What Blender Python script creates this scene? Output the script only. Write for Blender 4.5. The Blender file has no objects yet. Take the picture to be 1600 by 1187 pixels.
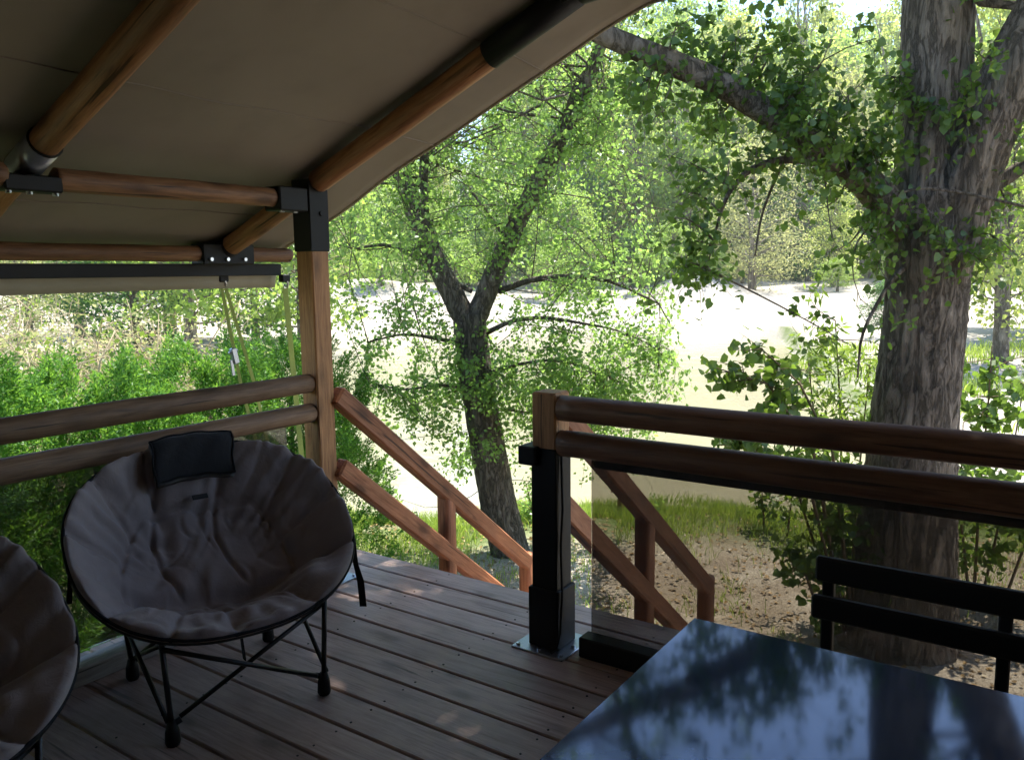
import bpy, math, random
import numpy as np
from mathutils import Matrix, Vector

random.seed(7)
RNG = np.random.default_rng(7)
SC = bpy.context.scene
COL = SC.collection
PI = math.pi

# ------------------------------------------------------------------ camera
CX = np.array([0.82358, 0.56706, -0.01229])     # camera right
FW = np.array([-0.56358, 0.81571, -0.13040])    # camera forward
CX /= np.linalg.norm(CX); FW -= CX * FW.dot(CX); FW /= np.linalg.norm(FW)
UP = np.cross(CX, FW)
EYE = np.array([0.0, 0.0, 1.55])
FOC = 1280.04                                    # focal length in pixels of a 1600 wide picture
cam = bpy.data.cameras.new('camera'); cam.sensor_width = 36; cam.lens = 36 * FOC / 1600
cam.clip_start = 0.05; cam.clip_end = 2000
camo = bpy.data.objects.new('camera', cam); COL.objects.link(camo)
camo.matrix_world = Matrix(((CX[0], UP[0], -FW[0], EYE[0]), (CX[1], UP[1], -FW[1], EYE[1]),
                            (CX[2], UP[2], -FW[2], EYE[2]), (0, 0, 0, 1)))
SC.camera = camo

# ------------------------------------------------------------------ light
SUN_AZ = math.radians(9)       # clockwise from +Y
SUN_EL = math.radians(63)
w = bpy.data.worlds.new('World'); SC.world = w; w.use_nodes = True
nt = w.node_tree; bg = nt.nodes['Background']
sky = nt.nodes.new('ShaderNodeTexSky'); sky.sky_type = 'NISHITA'; sky.sun_disc = False
sky.sun_elevation = SUN_EL; sky.sun_rotation = SUN_AZ; sky.air_density = 1.0; sky.dust_density = 0.15; sky.ozone_density = 2.5
nt.links.new(sky.outputs[0], bg.inputs[0]); bg.inputs[1].default_value = 0.14
sl = bpy.data.lights.new('sun', 'SUN'); sl.energy = 5.0; sl.angle = math.radians(0.55); sl.color = (1, 0.95, 0.86)
so = bpy.data.objects.new('sun', sl); COL.objects.link(so)
SUN_DIR = Vector((math.sin(SUN_AZ) * math.cos(SUN_EL), math.cos(SUN_AZ) * math.cos(SUN_EL), math.sin(SUN_EL)))
so.rotation_euler = SUN_DIR.to_track_quat('Z', 'Y').to_euler(); so.location = (0, 0, 30)
SC.view_settings.view_transform = 'Standard'; SC.view_settings.look = 'None'
SC.view_settings.exposure = 1.55; SC.view_settings.gamma = 1
SC.cycles.use_denoising = True
SC.cycles.max_bounces = 8; SC.cycles.diffuse_bounces = 4; SC.cycles.transparent_max_bounces = 8; SC.cycles.adaptive_threshold = .02
SC.cycles.transmission_bounces = 6; SC.cycles.caustics_reflective = False; SC.cycles.caustics_refractive = False
SC.cycles.sample_clamp_indirect = 6

# ------------------------------------------------------------------ helpers
FH = FW * [1, 1, 0]; FH /= np.linalg.norm(FH)
VH = np.array([FH[1], -FH[0], 0])
def at(px, py, D):
    """world point at horizontal distance D along the view seen at a pixel of the photograph"""
    d = CX * (px - 800) - UP * (py - 593.5) + FW * FOC
    return EYE + d * (D / d.dot(FH))
def uv(u, v, z=0.0):
    p = FH * u + VH * v; return np.array([p[0], p[1], z])
def at_x(px, py, X):
    d = CX * (px - 800) - UP * (py - 593.5) + FW * FOC
    return EYE + d * ((X - EYE[0]) / d[0])
def at_y(px, py, Y):
    d = CX * (px - 800) - UP * (py - 593.5) + FW * FOC
    return EYE + d * (Y / d[1])
def nrm(a): return a / (np.linalg.norm(a, axis=-1, keepdims=True) + 1e-12)

class MB:
    """collects geometry for one mesh object"""
    def __init__(s): s.v = []; s.f = []; s.n = 0
    def add(s, v, f):
        v = [tuple(map(float, p)) for p in v]
        s.v += v; s.f += [tuple(i + s.n for i in q) for q in f]; s.n += len(v)
    def box(s, lo, hi, bev=0.0):
        x0, y0, z0 = lo; x1, y1, z1 = hi
        if bev <= 0:
            s.add([(x0,y0,z0),(x1,y0,z0),(x1,y1,z0),(x0,y1,z0),(x0,y0,z1),(x1,y0,z1),(x1,y1,z1),(x0,y1,z1)],
                  [(0,3,2,1),(4,5,6,7),(0,1,5,4),(1,2,6,5),(2,3,7,6),(3,0,4,7)])
        else:      # chamfered box: 24 corners
            b = bev; vs = []; idx = {}
            for ix, (xa, sx) in enumerate(((x0, 1), (x1, -1))):
                for iy, (ya, sy) in enumerate(((y0, 1), (y1, -1))):
                    for iz, (za, sz) in enumerate(((z0, 1), (z1, -1))):
                        idx[ix, iy, iz, 0] = len(vs); vs.append((xa, ya + sy*b, za + sz*b))
                        idx[ix, iy, iz, 1] = len(vs); vs.append((xa + sx*b, ya, za + sz*b))
                        idx[ix, iy, iz, 2] = len(vs); vs.append((xa + sx*b, ya + sy*b, za))
            F = []
            for a in (0, 1):
                F.append([idx[a,0,0,0], idx[a,1,0,0], idx[a,1,1,0], idx[a,0,1,0]])
                F.append([idx[0,a,0,1], idx[1,a,0,1], idx[1,a,1,1], idx[0,a,1,1]])
                F.append([idx[0,0,a,2], idx[1,0,a,2], idx[1,1,a,2], idx[0,1,a,2]])
                for c in (0, 1):
                    F.append([idx[a,c,0,0], idx[a,c,1,0], idx[a,c,1,1], idx[a,c,0,1]])
                    F.append([idx[a,0,c,0], idx[a,1,c,0], idx[a,1,c,2], idx[a,0,c,2]])
                    F.append([idx[0,a,c,1], idx[1,a,c,1], idx[1,a,c,2], idx[0,a,c,2]])
                    for d in (0, 1): F.append([idx[a,c,d,0], idx[a,c,d,1], idx[a,c,d,2]])
            c = np.array([(x0+x1)/2, (y0+y1)/2, (z0+z1)/2]); V = np.array(vs); G = []
            for q in F:
                n = np.cross(V[q[1]] - V[q[0]], V[q[2]] - V[q[0]])
                G.append(tuple(q) if n.dot(V[q].mean(0) - c) > 0 else tuple(reversed(q)))
            s.add(vs, G)
        return s
    def beam(s, a, b, wd, ht, up=(0, 0, 1), bev=0.004):
        a = np.array(a, float); b = np.array(b, float); d = b - a; L = np.linalg.norm(d); d /= L
        r = nrm(np.cross(d, np.array(up, float))); u = np.cross(r, d)
        t = MB().box((0, -wd/2, -ht/2), (L, wd/2, ht/2), bev)
        s.add([a + d*p[0] - r*p[1] + u*p[2] for p in t.v], t.f); return s
    def tube(s, pts, rad, seg=10, cap=True, jit=0.0, sq=0.0):
        pts = np.array(pts, float); n = len(pts)
        rad = np.full(n, rad, float) if np.isscalar(rad) else np.array(rad, float)
        T = np.zeros_like(pts); T[1:-1] = pts[2:] - pts[:-2]; T[0] = pts[1] - pts[0]; T[-1] = pts[-1] - pts[-2]; T = nrm(T)
        ref = np.array([0, 0, 1.0]) if abs(T[0][2]) < .9 else np.array([1.0, 0, 0])
        r = nrm(np.cross(T[0], ref)); V = []
        for i in range(n):
            r = nrm(r - T[i]*r.dot(T[i])); u = np.cross(T[i], r)
            for k in range(seg):
                a = 2*PI*k/seg; rr = rad[i]*(1 + (RNG.normal()*jit if jit else 0))
                if sq: rr *= (abs(math.cos(a))**4 + abs(math.sin(a))**4)**(-.25*sq)
                V.append(pts[i] + rr*(math.cos(a)*r + math.sin(a)*u))
        F = [(i*seg+k, i*seg+(k+1) % seg, (i+1)*seg+(k+1) % seg, (i+1)*seg+k) for i in range(n-1) for k in range(seg)]
        if cap: F += [tuple(reversed(range(seg))), tuple((n-1)*seg+k for k in range(seg))]
        s.add(V, F); return s
    def log(s, a, b, r, seg=20, rings=14, wob=.02):
        """a slightly uneven turned log with chamfered ends"""
        a = np.array(a, float); b = np.array(b, float); d = nrm(b - a); L = np.linalg.norm(b - a)
        t = np.concatenate([[0, .006/L], np.linspace(.02, .98, rings), [1 - .006/L, 1]])
        R = r*(1 + wob*np.cumsum(RNG.normal(size=len(t)))*.35); R[0] = R[1]*.86; R[-1] = R[-2]*.86
        off = np.cumsum(RNG.normal(size=(len(t), 3))*.0008, axis=0)
        return s.tube(a + np.outer(t, b - a) + off, R, seg)
    def build(s, name, mat, parent=None, smooth=False, label=None, origin=None):
        me = bpy.data.meshes.new(name); me.from_pydata(s.v, [], s.f); me.update()
        return link(name, me, mat, parent, smooth, label)
def link(name, me, mat, parent=None, smooth=False, label=None):
    if mat is not None: me.materials.append(mat)
    if smooth: me.polygons.foreach_set('use_smooth', [True]*len(me.polygons))
    o = bpy.data.objects.new(name, me); COL.objects.link(o)
    if parent is not None:
        o.parent = parent; o.matrix_parent_inverse = Matrix.Translation(-Vector(parent.location)) if not parent.rotation_euler.z else parent_inv(parent)
    if label: o['label'] = label
    return o
def parent_inv(p): return (Matrix.Translation(p.location) @ p.rotation_euler.to_matrix().to_4x4()).inverted()
def empty(name, loc, label=None, cat=None, group=None):
    o = bpy.data.objects.new(name, None); COL.objects.link(o); o.location = loc; o.empty_display_size = .1
    tag(o, label, cat, group); return o
def tag(o, label=None, cat=None, group=None, kind=None):
    if label: o['label'] = label
    if cat: o['category'] = cat
    if group: o['group'] = group
    if kind: o['kind'] = kind
    return o
def copy_tree(root, loc, rz, sc=1.0):
    r = root.copy(); COL.objects.link(r); r.location = loc; r.rotation_euler = (0, 0, rz); r.scale = (sc, sc, sc) if np.isscalar(sc) else sc
    for ch in root.children:
        c = ch.copy(); COL.objects.link(c); c.parent = r
        for g in ch.children:
            d = g.copy(); COL.objects.link(d); d.parent = c
    return r
def fast_mesh(name, V, F):
    """V (n,3), F (m,4) arrays"""
    me = bpy.data.meshes.new(name); n, k = F.shape
    me.vertices.add(len(V)); me.vertices.foreach_set('co', np.ascontiguousarray(V, np.float32).ravel())
    me.loops.add(n*k); me.loops.foreach_set('vertex_index', np.ascontiguousarray(F, np.int32).ravel())
    me.polygons.add(n); me.polygons.foreach_set('loop_start', np.arange(0, n*k, k, dtype=np.int32))
    me.polygons.foreach_set('loop_total', np.full(n, k, np.int32))
    me.update(calc_edges=True); me.validate(); return me

# ------------------------------------------------------------------ materials
class NT:
    def __init__(s, name):
        s.m = bpy.data.materials.new(name); s.m.use_nodes = True; s.t = s.m.node_tree; s.t.nodes.clear()
        s.out = s.n('OutputMaterial')
    def n(s, typ, **k):
        o = s.t.nodes.new('ShaderNode' + typ)
        for a, b in k.items():
            if a.startswith('i_'): o.inputs[a[2:].replace('_', ' ')].default_value = b
            else: setattr(o, a, b)
        return o
    def l(s, a, b): s.t.links.new(a, b)
    rot = (0, 0, 0)
    def coords(s, kind='Object', scale=(1, 1, 1), rnd=True):
        tc = s.n('TexCoord'); mp = s.n('Mapping'); mp.inputs['Scale'].default_value = scale
        src = tc.outputs[kind]
        if any(s.rot):
            mr = s.n('Mapping'); mr.inputs['Rotation'].default_value = s.rot; s.l(src, mr.inputs['Vector']); src = mr.outputs[0]
        s.l(src, mp.inputs['Vector'])
        if rnd:
            oi = s.n('ObjectInfo'); cm = s.n('VectorMath', operation='SCALE'); cm.inputs[0].default_value = (31, 17, 23)
            s.l(oi.outputs['Random'], cm.inputs['Scale']); s.l(cm.outputs[0], mp.inputs['Location'])
        return mp.outputs[0]
    def noise(s, vec, scale, detail=4, rough=.55, dist=0):
        n = s.n('TexNoise'); n.inputs['Scale'].default_value = scale; n.inputs['Detail'].default_value = detail
        n.inputs['Roughness'].default_value = rough; n.inputs['Distortion'].default_value = dist
        s.l(vec, n.inputs['Vector']); return n.outputs['Fac']
    def ramp(s, fac, stops):
        r = s.n('ValToRGB'); e = r.color_ramp.elements
        while len(e) < len(stops): e.new(0.5)
        for el, (p, c) in zip(e, stops): el.position = p; el.color = (*c, 1) if len(c) == 3 else c
        s.l(fac, r.inputs[0]); return r.outputs[0]
    def mix(s, fac, a, b, blend='MIX'):
        m = s.n('Mix', data_type='RGBA', blend_type=blend)
        for sock, v in ((m.inputs[0], fac), (m.inputs[6], a), (m.inputs[7], b)):
            if hasattr(v, 'is_linked'): s.l(v, sock)
            else: sock.default_value = v if not isinstance(v, tuple) or len(v) == 4 else (*v, 1)
        return m.outputs[2]
    def math(s, op, a, b=0.0):
        m = s.n('Math', operation=op)
        for sock, v in ((m.inputs[0], a), (m.inputs[1], b)):
            if hasattr(v, 'is_linked'): s.l(v, sock)
            else: sock.default_value = v
        return m.outputs[0]
    def bump(s, h, strength=.3, dist=.01):
        b = s.n('Bump'); b.inputs['Strength'].default_value = strength; b.inputs['Distance'].default_value = dist
        s.l(h, b.inputs['Height']); return b.outputs[0]
    def bsdf(s, color, rough=.6, spec=.3, metal=0, normal=None):
        p = s.n('BsdfPrincipled')
        for nm, v in (('Base Color', color), ('Roughness', rough), ('Specular IOR Level', spec), ('Metallic', metal)):
            if hasattr(v, 'is_linked'): s.l(v, p.inputs[nm])
            else: p.inputs[nm].default_value = (*v, 1) if isinstance(v, tuple) else v
        if normal is not None: s.l(normal, p.inputs['Normal'])
        s.l(p.outputs[0], s.out.inputs[0]); return p

def wood(name, axis, dark, mid, light, rough=.62, grain=9, knots=True, wear=0.0, grey=(.3, .28, .27), rot=(0, 0, 0)):
    t = NT(name); t.rot = rot; sc = [grain, grain, grain]; sc[axis] = grain*.07
    v = t.coords(scale=tuple(sc)); n1 = t.noise(v, 4.5, 7, .66, .9); n2 = t.noise(v, 22, 3, .6)
    f = t.math('ADD', t.math('MULTIPLY', n1, .75), t.math('MULTIPLY', n2, .25))
    c = t.ramp(f, [(.36, tuple(x*.8 for x in dark)), (.5, mid), (.62, light)])
    h = f
    v2 = t.coords(scale=(1, 1, 1))
    if knots:
        ks = [8, 8, 8]; ks[axis] = 3.2
        kv = t.coords(scale=tuple(ks)); vo = t.n('TexVoronoi'); vo.inputs['Scale'].default_value = 1.0; t.l(kv, vo.inputs['Vector'])
        k = t.ramp(vo.outputs['Distance'], [(.10, (1, 1, 1)), (.19, (.4, .4, .4)), (.32, (0, 0, 0))])
        c = t.mix(t.math('MULTIPLY', k, .75), c, tuple(x*.28 for x in dark))
    big = t.noise(v2, 2.3, 3)
    c = t.mix(t.ramp(big, [(.38, (0, 0, 0)), (.7, (.55, .55, .55))]), c, tuple(x*.55 for x in mid))
    cs = [26, 26, 26]; cs[axis] = .9; ck = t.noise(t.coords(scale=tuple(cs)), 1.6, 3, .5, .3)
    c = t.mix(t.ramp(ck, [(.30, (.85, .85, .85)), (.345, (0, 0, 0))]), c, tuple(x*.22 for x in dark))
    if wear:
        wn = t.noise(v2, 5.5, 5, .65)
        c = t.mix(t.math('MULTIPLY', t.ramp(wn, [(.35, (0, 0, 0)), (.75, (1, 1, 1))]), wear), c, grey)
    oi = t.n('ObjectInfo'); hs = t.n('HueSaturation'); t.l(c, hs.inputs['Color'])
    t.l(t.math('ADD', t.math('MULTIPLY', oi.outputs['Random'], .34), .83), hs.inputs['Value'])
    t.bsdf(hs.outputs[0], rough, .35, normal=t.bump(h, .35, .004)); return t.m

def plain(name, col, rough=.5, spec=.4, metal=0, nscale=40, var=.15, bump=.05):
    t = NT(name); v = t.coords(); n = t.noise(v, nscale, 4)
    c = t.mix(n, tuple(x*(1-var) for x in col), tuple(min(1, x*(1+var)) for x in col))
    r = t.math('ADD', t.math('MULTIPLY', n, .16), rough - .08)
    t.bsdf(c, r, spec, metal, t.bump(n, bump, .003)); return t.m

M = {}
M['plank'] = wood('deck_larch', 0, (.31, .205, .165), (.48, .335, .28), (.60, .445, .38), .44, 8, True, .4, (.52, .42, .385))
M['log_x'] = wood('pine_log_x', 0, (.16, .066, .028), (.28, .122, .05), (.38, .185, .085), .5, 8)
M['log_y'] = wood('pine_log_y', 1, (.13, .06, .028), (.23, .11, .05), (.32, .17, .082), .55, 8)
M['log_z'] = wood('pine_post_z', 2, (.25, .115, .045), (.42, .205, .083), (.52, .275, .12), .55, 8)
M['rail_y'] = wood('weathered_log_y', 1, (.14, .078, .042), (.24, .138, .076), (.33, .205, .12), .6, 8, True, .25, (.24, .18, .13))
M['rail_x'] = wood('weathered_log_x', 0, (.12, .052, .028), (.21, .096, .05), (.28, .14, .076), .5, 8, True, .2, (.20, .14, .10))
M['stair'] = wood('stair_timber', 1, (.22, .075, .035), (.36, .135, .06), (.47, .20, .095), .55, 8)
M['rafter'] = wood('pine_rafter', 0, (.16, .066, .028), (.28, .122, .05), (.38, .185, .085), .5, 8, rot=(0, math.radians(22.4), 0))
M['stair_rail'] = wood('stair_rail_timber', 1, (.22, .075, .035), (.36, .135, .06), (.47, .20, .095), .55, 8, rot=(math.radians(38.5), 0, 0))
M['stair_post'] = wood('stair_post_timber', 2, (.22, .075, .035), (.36, .135, .06), (.47, .20, .095), .55, 8)
M['kick'] = wood('kick_board', 1, (.22, .20, .18), (.33, .30, .27), (.45, .41, .37), .6, 9, True, .3)
M['black'] = plain('black_powder_coat', (.009, .009, .0095), .55, .25)
M['steel'] = plain('galvanised_steel', (.42, .45, .50), .34, .5, .9, 60, .2)
M['bolt'] = plain('bolt_steel', (.55, .56, .6), .28, .5, 1.0)
M['dark_slat'] = plain('black_slat', (.010, .009, .009), .5, .3, 0, 30, .2, .2)
M['strap_green'] = plain('green_webbing', (.30, .36, .09), .75, .2, 0, 220, .3, .4)
M['strap_black'] = plain('black_webbing', (.012, .012, .014), .7, .2, 0, 200, .2, .3)
M['tube_black'] = plain('chair_tube', (.012, .012, .011), .38, .5)

def canvas(name, col, trans=0.0):
    t = NT(name); v = t.coords(rnd=False)
    wv = t.noise(v, 420, 2); big = t.noise(v, 1.1, 4); mid = t.noise(v, 6, 4)
    c = t.mix(big, tuple(x*.82 for x in col), tuple(x*1.12 for x in col))
    c = t.mix(t.math('MULTIPLY', t.ramp(mid, [(.5, (0, 0, 0)), (.8, (1, 1, 1))]), .25), c, tuple(x*.6 for x in col))
    hsum = t.math('ADD', t.math('MULTIPLY', wv, .05), t.math('MULTIPLY', big, 1.5))
    p = t.bsdf(c, .8, .15, 0, t.bump(hsum, .35, .03))
    if trans:
        tr = t.n('BsdfTranslucent'); t.l(c, tr.inputs[0]); mx = t.n('MixShader'); mx.inputs[0].default_value = trans
        t.l(p.outputs[0], mx.inputs[1]); t.l(tr.outputs[0], mx.inputs[2]); t.l(mx.outputs[0], t.out.inputs[0])
    return t.m
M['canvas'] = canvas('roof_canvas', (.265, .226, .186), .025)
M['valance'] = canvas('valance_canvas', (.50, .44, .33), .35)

def glass_sheet():
    t = NT('acrylic_sheet'); v = t.coords(rnd=False)
    tr = t.n('BsdfTransparent'); tr.inputs[0].default_value = (.525, .51, .485, 1)
    gl = t.n('BsdfGlossy'); gl.inputs['Roughness'].default_value = .03; gl.inputs[0].default_value = (1, 1, 1, 1)
    fr = t.n('Fresnel'); fr.inputs[0].default_value = 1.42
    mx = t.n('MixShader'); t.l(fr.outputs[0], mx.inputs[0]); t.l(tr.outputs[0], mx.inputs[1]); t.l(gl.outputs[0], mx.inputs[2])
    df = t.n('BsdfDiffuse'); df.inputs[0].default_value = (.55, .53, .5, 1)
    m2 = t.n('MixShader'); d = t.noise(v, 3.5, 6, .7); t.l(t.ramp(d, [(.35, (.05, .05, .05)), (.8, (.12, .12, .12))]), m2.inputs[0])
    t.l(mx.outputs[0], m2.inputs[1]); t.l(df.outputs[0], m2.inputs[2]); t.l(m2.outputs[0], t.out.inputs[0]); return t.m
M['glass'] = glass_sheet()

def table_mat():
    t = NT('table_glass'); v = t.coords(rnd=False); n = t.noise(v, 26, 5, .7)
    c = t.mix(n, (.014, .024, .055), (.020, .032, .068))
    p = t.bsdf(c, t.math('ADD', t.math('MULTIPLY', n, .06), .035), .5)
    p.inputs['IOR'].default_value = 1.7; p.inputs['Specular Tint'].default_value = (.52, .70, 1.0, 1); return t.m  # specular tint paints the reflected sky a deeper blue
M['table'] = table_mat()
M['table_edge'] = plain('table_edge', (.25, .32, .33), .2, .6)

def fabric(name, col):
    t = NT(name); v = t.coords(); wv = t.noise(v, 320, 2); bl = t.noise(v, 5, 5, .6); fo = t.noise(v, 22, 4, .6, .8)
    c = t.mix(bl, tuple(x*.78 for x in col), tuple(x*1.18 for x in col))
    h = t.math('ADD', t.math('MULTIPLY', wv, .06), t.math('MULTIPLY', fo, 1.0))
    p = t.bsdf(c, .85, .12, 0, t.bump(h, .35, .012)); p.inputs['Sheen Weight'].default_value = .25; return t.m
M['fabric'] = fabric('taupe_chair_fabric', (.34, .285, .275))
M['headrest'] = fabric('charcoal_headrest', (.030, .031, .034))

def bark(name, a, b, scale=7, stretch=.22, moss=.0):
    t = NT(name); v = t.coords(scale=(1, 1, stretch)); v0 = t.coords()
    n = t.noise(v, scale*1.6, 8, .68, .5); fine = t.noise(v, scale*9, 5, .7); n2 = t.noise(v0, 1.7, 5, .6)
    rid = t.math('ABSOLUTE', t.math('SUBTRACT', n, .5))
    cr = t.ramp(rid, [(0, (0, 0, 0)), (.045, (.6, .6, .6)), (.14, (1, 1, 1))])
    c = t.mix(fine, a, b); c = t.mix(t.math('MULTIPLY', t.math('SUBTRACT', 1, cr), .8), c, tuple(x*.3 for x in a))
    c = t.mix(t.ramp(n2, [(.42, (0, 0, 0)), (.68, (.6, .6, .6))]), c, tuple(x*.6 for x in a))
    if moss: c = t.mix(t.math('MULTIPLY', t.ramp(n2, [(.45, (0, 0, 0)), (.7, (1, 1, 1))]), moss), c, (.11, .11, .045))
    h = t.math('ADD', cr, t.math('MULTIPLY', fine, .6))
    t.bsdf(c, .88, .12, 0, t.bump(h, .9, .03)); return t.m
M['bark_big'] = bark('poplar_bark', (.24, .19, .145), (.46, .385, .31), 7, .2, .2)
M['bark_mid'] = bark('young_bark', (.22, .185, .145), (.42, .36, .30), 10, .3, .2)
M['bark_far'] = bark('pale_bark', (.26, .22, .18), (.42, .38, .33), 3, .3, .1)
M['twig'] = plain('twig_bark', (.17, .125, .08), .8, .15)
M['drytwig'] = plain('dry_twig', (.42, .34, .22), .8, .15)

def leaf(name, dif, tra, amt=.5, var=.35, gloss=.035):
    t = NT(name); g = t.n('NewGeometry'); r = g.outputs['Random Per Island']
    v = t.coords('Generated', rnd=False); n = t.noise(v, 5, 3)
    f = t.math('ADD', t.math('MULTIPLY', r, .7), t.math('MULTIPLY', n, .45))
    def pair(c, k): return (tuple(x*(1-k) for x in c), (min(1, c[0]*(1+k*1.3)), min(1, c[1]*(1+k)), c[2]))
    d0, d1 = pair(dif, var); t0, t1 = pair(tra, var)
    cd = t.mix(f, d0, d1); ct = t.mix(f, t0, t1)
    d = t.n('BsdfDiffuse'); t.l(cd, d.inputs[0]); tr = t.n('BsdfTranslucent'); t.l(ct, tr.inputs[0])
    mx = t.n('MixShader'); mx.inputs[0].default_value = amt; t.l(d.outputs[0], mx.inputs[1]); t.l(tr.outputs[0], mx.inputs[2])
    gl = t.n('BsdfGlossy'); gl.inputs['Roughness'].default_value = .42; gl.inputs[0].default_value = (.9, .95, .9, 1)
    m2 = t.n('MixShader'); m2.inputs[0].default_value = gloss; t.l(mx.outputs[0], m2.inputs[1]); t.l(gl.outputs[0], m2.inputs[2])
    t.l(m2.outputs[0], t.out.inputs[0]); return t.m
M['leaf_big'] = leaf('poplar_leaf', (.060, .115, .030), (.20, .34, .05), .45)
M['leaf_mid'] = leaf('aspen_leaf', (.12, .215, .065), (.36, .60, .15), .5)
M['leaf_hedge'] = leaf('conifer_leaf', (.075, .20, .045), (.22, .46, .07), .4, .5, .02)
M['leaf_bush'] = leaf('shrub_leaf', (.075, .14, .03), (.26, .40, .06), .45)
M['leaf_dry'] = leaf('straw_leaf', (.30, .26, .12), (.42, .40, .16), .4)
M['leaf_f1'] = leaf('far_leaf_green', (.14, .23, .06), (.40, .60, .14), .5)
M['leaf_f2'] = leaf('far_leaf_yellow', (.20, .26, .08), (.54, .66, .20), .5)
M['leaf_f3'] = leaf('far_leaf_willow', (.26, .29, .16), (.52, .56, .28), .45)
M['leaf_f4'] = leaf('far_leaf_dark', (.05, .12, .05), (.15, .32, .08), .4)
M['grass'] = leaf('grass_blade', (.14, .22, .045), (.40, .56, .10), .45)
M['litter'] = leaf('dead_leaf', (.26, .18, .10), (.3, .2, .1), .15, .45)

# ------------------------------------------------------------------ terrain and water
WATER_Z = -1.36
def shore(v):
    v = np.asarray(v, float)
    return 9.7 + .25*np.sin(v*1.3) + .15*np.sin(v*3.1+1) + 5*np.clip(-4.6 - v, 0, None) + 4*np.clip(v - 5.2, 0, None)
def far_shore(v): return 41 + 1.6*np.sin(np.asarray(v)*.17 + .6)
def sm(x): x = np.clip(x, 0, 1); return x*x*(3 - 2*x)
def wob(u, v): return .06*np.sin(u*.9+v*.7) + .05*np.sin(u*1.7-v*1.1+2) + .03*np.sin(u*3.1+v*2.3)
def height(u, v):
    u = np.asarray(u, float); v = np.asarray(v, float)
    s = shore(v); fs = far_shore(v)
    near = -1.14 + wob(u, v)*.5*sm((u-4)/3) + .012*np.clip(u-14, 0, 60)
    bank = near + (-1.36 - near)*sm((u - s + 1.3)/1.3) - .45*sm((u - s)/4)
    d = u - fs
    far = -1.36 - .45*sm(-d/5) + np.where(d > 0, np.interp(d, [0, 3, 10, 18, 26, 95, 400], [0, .5, 1.45, 1.75, 2.3, 15, 60]), 0)
    far = far + np.where(d > 0, wob(u*.5, v*.5)*1.3*sm(d/6), 0)
    mound = 1.3*np.exp(-(((u-50)/4.5)**2 + ((v-11.3)/2.6)**2)) + .9*np.exp(-(((u-52)/4)**2 + ((v+9)/6)**2))
    k = sm((u - fs + 7)/5)
    return np.where(s < fs - 8, bank*(1-k) + far*k, near*(1-k) + far*k) + mound
def ground_z(p):
    p = np.asarray(p, float); u = p[..., 0]*FH[0] + p[..., 1]*FH[1]; v = p[..., 0]*VH[0] + p[..., 1]*VH[1]
    return height(u, v)
def put(u, v): p = uv(u, v); p[2] = float(height(u, v)); return p

us = np.concatenate([np.linspace(-14, 3, 14), np.linspace(3.3, 16, 64), np.linspace(16.6, 66, 100), np.geomspace(67, 420, 40)])
vs = np.concatenate([-np.geomspace(14, 320, 34)[::-1], np.linspace(-13.4, 13.4, 96), np.geomspace(14, 320, 34)])
U, V = np.meshgrid(us, vs, indexing='ij'); Z = height(U, V)
P = U[..., None]*FH + V[..., None]*VH; P[..., 2] = Z
nu, nv = U.shape; I = np.arange(nu*nv).reshape(nu, nv)
F = np.stack([I[:-1, :-1], I[1:, :-1], I[1:, 1:], I[:-1, 1:]], -1).reshape(-1, 4)
me = fast_mesh('ground', P.reshape(-1, 3), F)
S, FS = shore(V), far_shore(V)
sand = sm((U - FS + 6)/3)*(1 - sm((U - FS - 19)/6)) + .95*sm((V - 3.9 - .06*U)/1.2)*sm((U-8.5)/2)*(1-sm((U-34)/8)) + .3*sm((-V - 5)/3)*sm((U-13)/4)
sand = np.clip(sand, 0, 1)
green = sm((U - S + 2.6)/1.2)*(1 - sm((U - S + .15)/.3)) * (S < FS) + .9*sm((U - FS - 20)/6)
green = np.clip(green + .75*sm((-V-1.6)/1.5)*(1-sm((U-12)/3)), 0, 1)
for nm, arr in (('sand', sand), ('green', green)):
    a = me.attributes.new(nm, 'FLOAT', 'POINT'); a.data.foreach_set('value', arr.ravel().astype(np.float32))
t = NT('earth'); v = t.coords(rnd=False)
n1 = t.noise(v, 1.4, 6, .6); n2 = t.noise(v, 9, 6, .65); n3 = t.noise(v, 60, 4, .7)
soil = t.mix(n2, (.24, .19, .135), (.46, .39, .30)); soil = t.mix(t.ramp(n1, [(.42, (0, 0, 0)), (.62, (.8, .8, .8))]), soil, (.62, .56, .46))
soil = t.mix(t.ramp(n3, [(.35, (.8, .8, .8)), (.55, (0, 0, 0))]), soil, (.12, .09, .06))
sandc = t.mix(n2, (.36, .325, .275), (.50, .455, .39)); sandc = t.mix(t.ramp(n3, [(.3, (.5, .5, .5)), (.5, (0, 0, 0))]), sandc, (.22, .19, .155))
gr = t.mix(n2, (.07, .12, .03), (.16, .20, .06))
a1 = t.n('Attribute', attribute_name='sand'); a2 = t.n('Attribute', attribute_name='green')
c = t.mix(a1.outputs['Fac'], soil, sandc)
gf = t.math('MULTIPLY', a2.outputs['Fac'], t.ramp(n1, [(.3, (.35, .35, .35)), (.55, (1, 1, 1))])); c = t.mix(gf, c, gr)
t.bsdf(c, .92, .1, 0, t.bump(t.math('ADD', n2, t.math('MULTIPLY', n3, .4)), .8, .05))
tag(link('ground', me, t.m, smooth=True), 'dry sandy earth with leaf litter round the pond', kind='structure')

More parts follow.
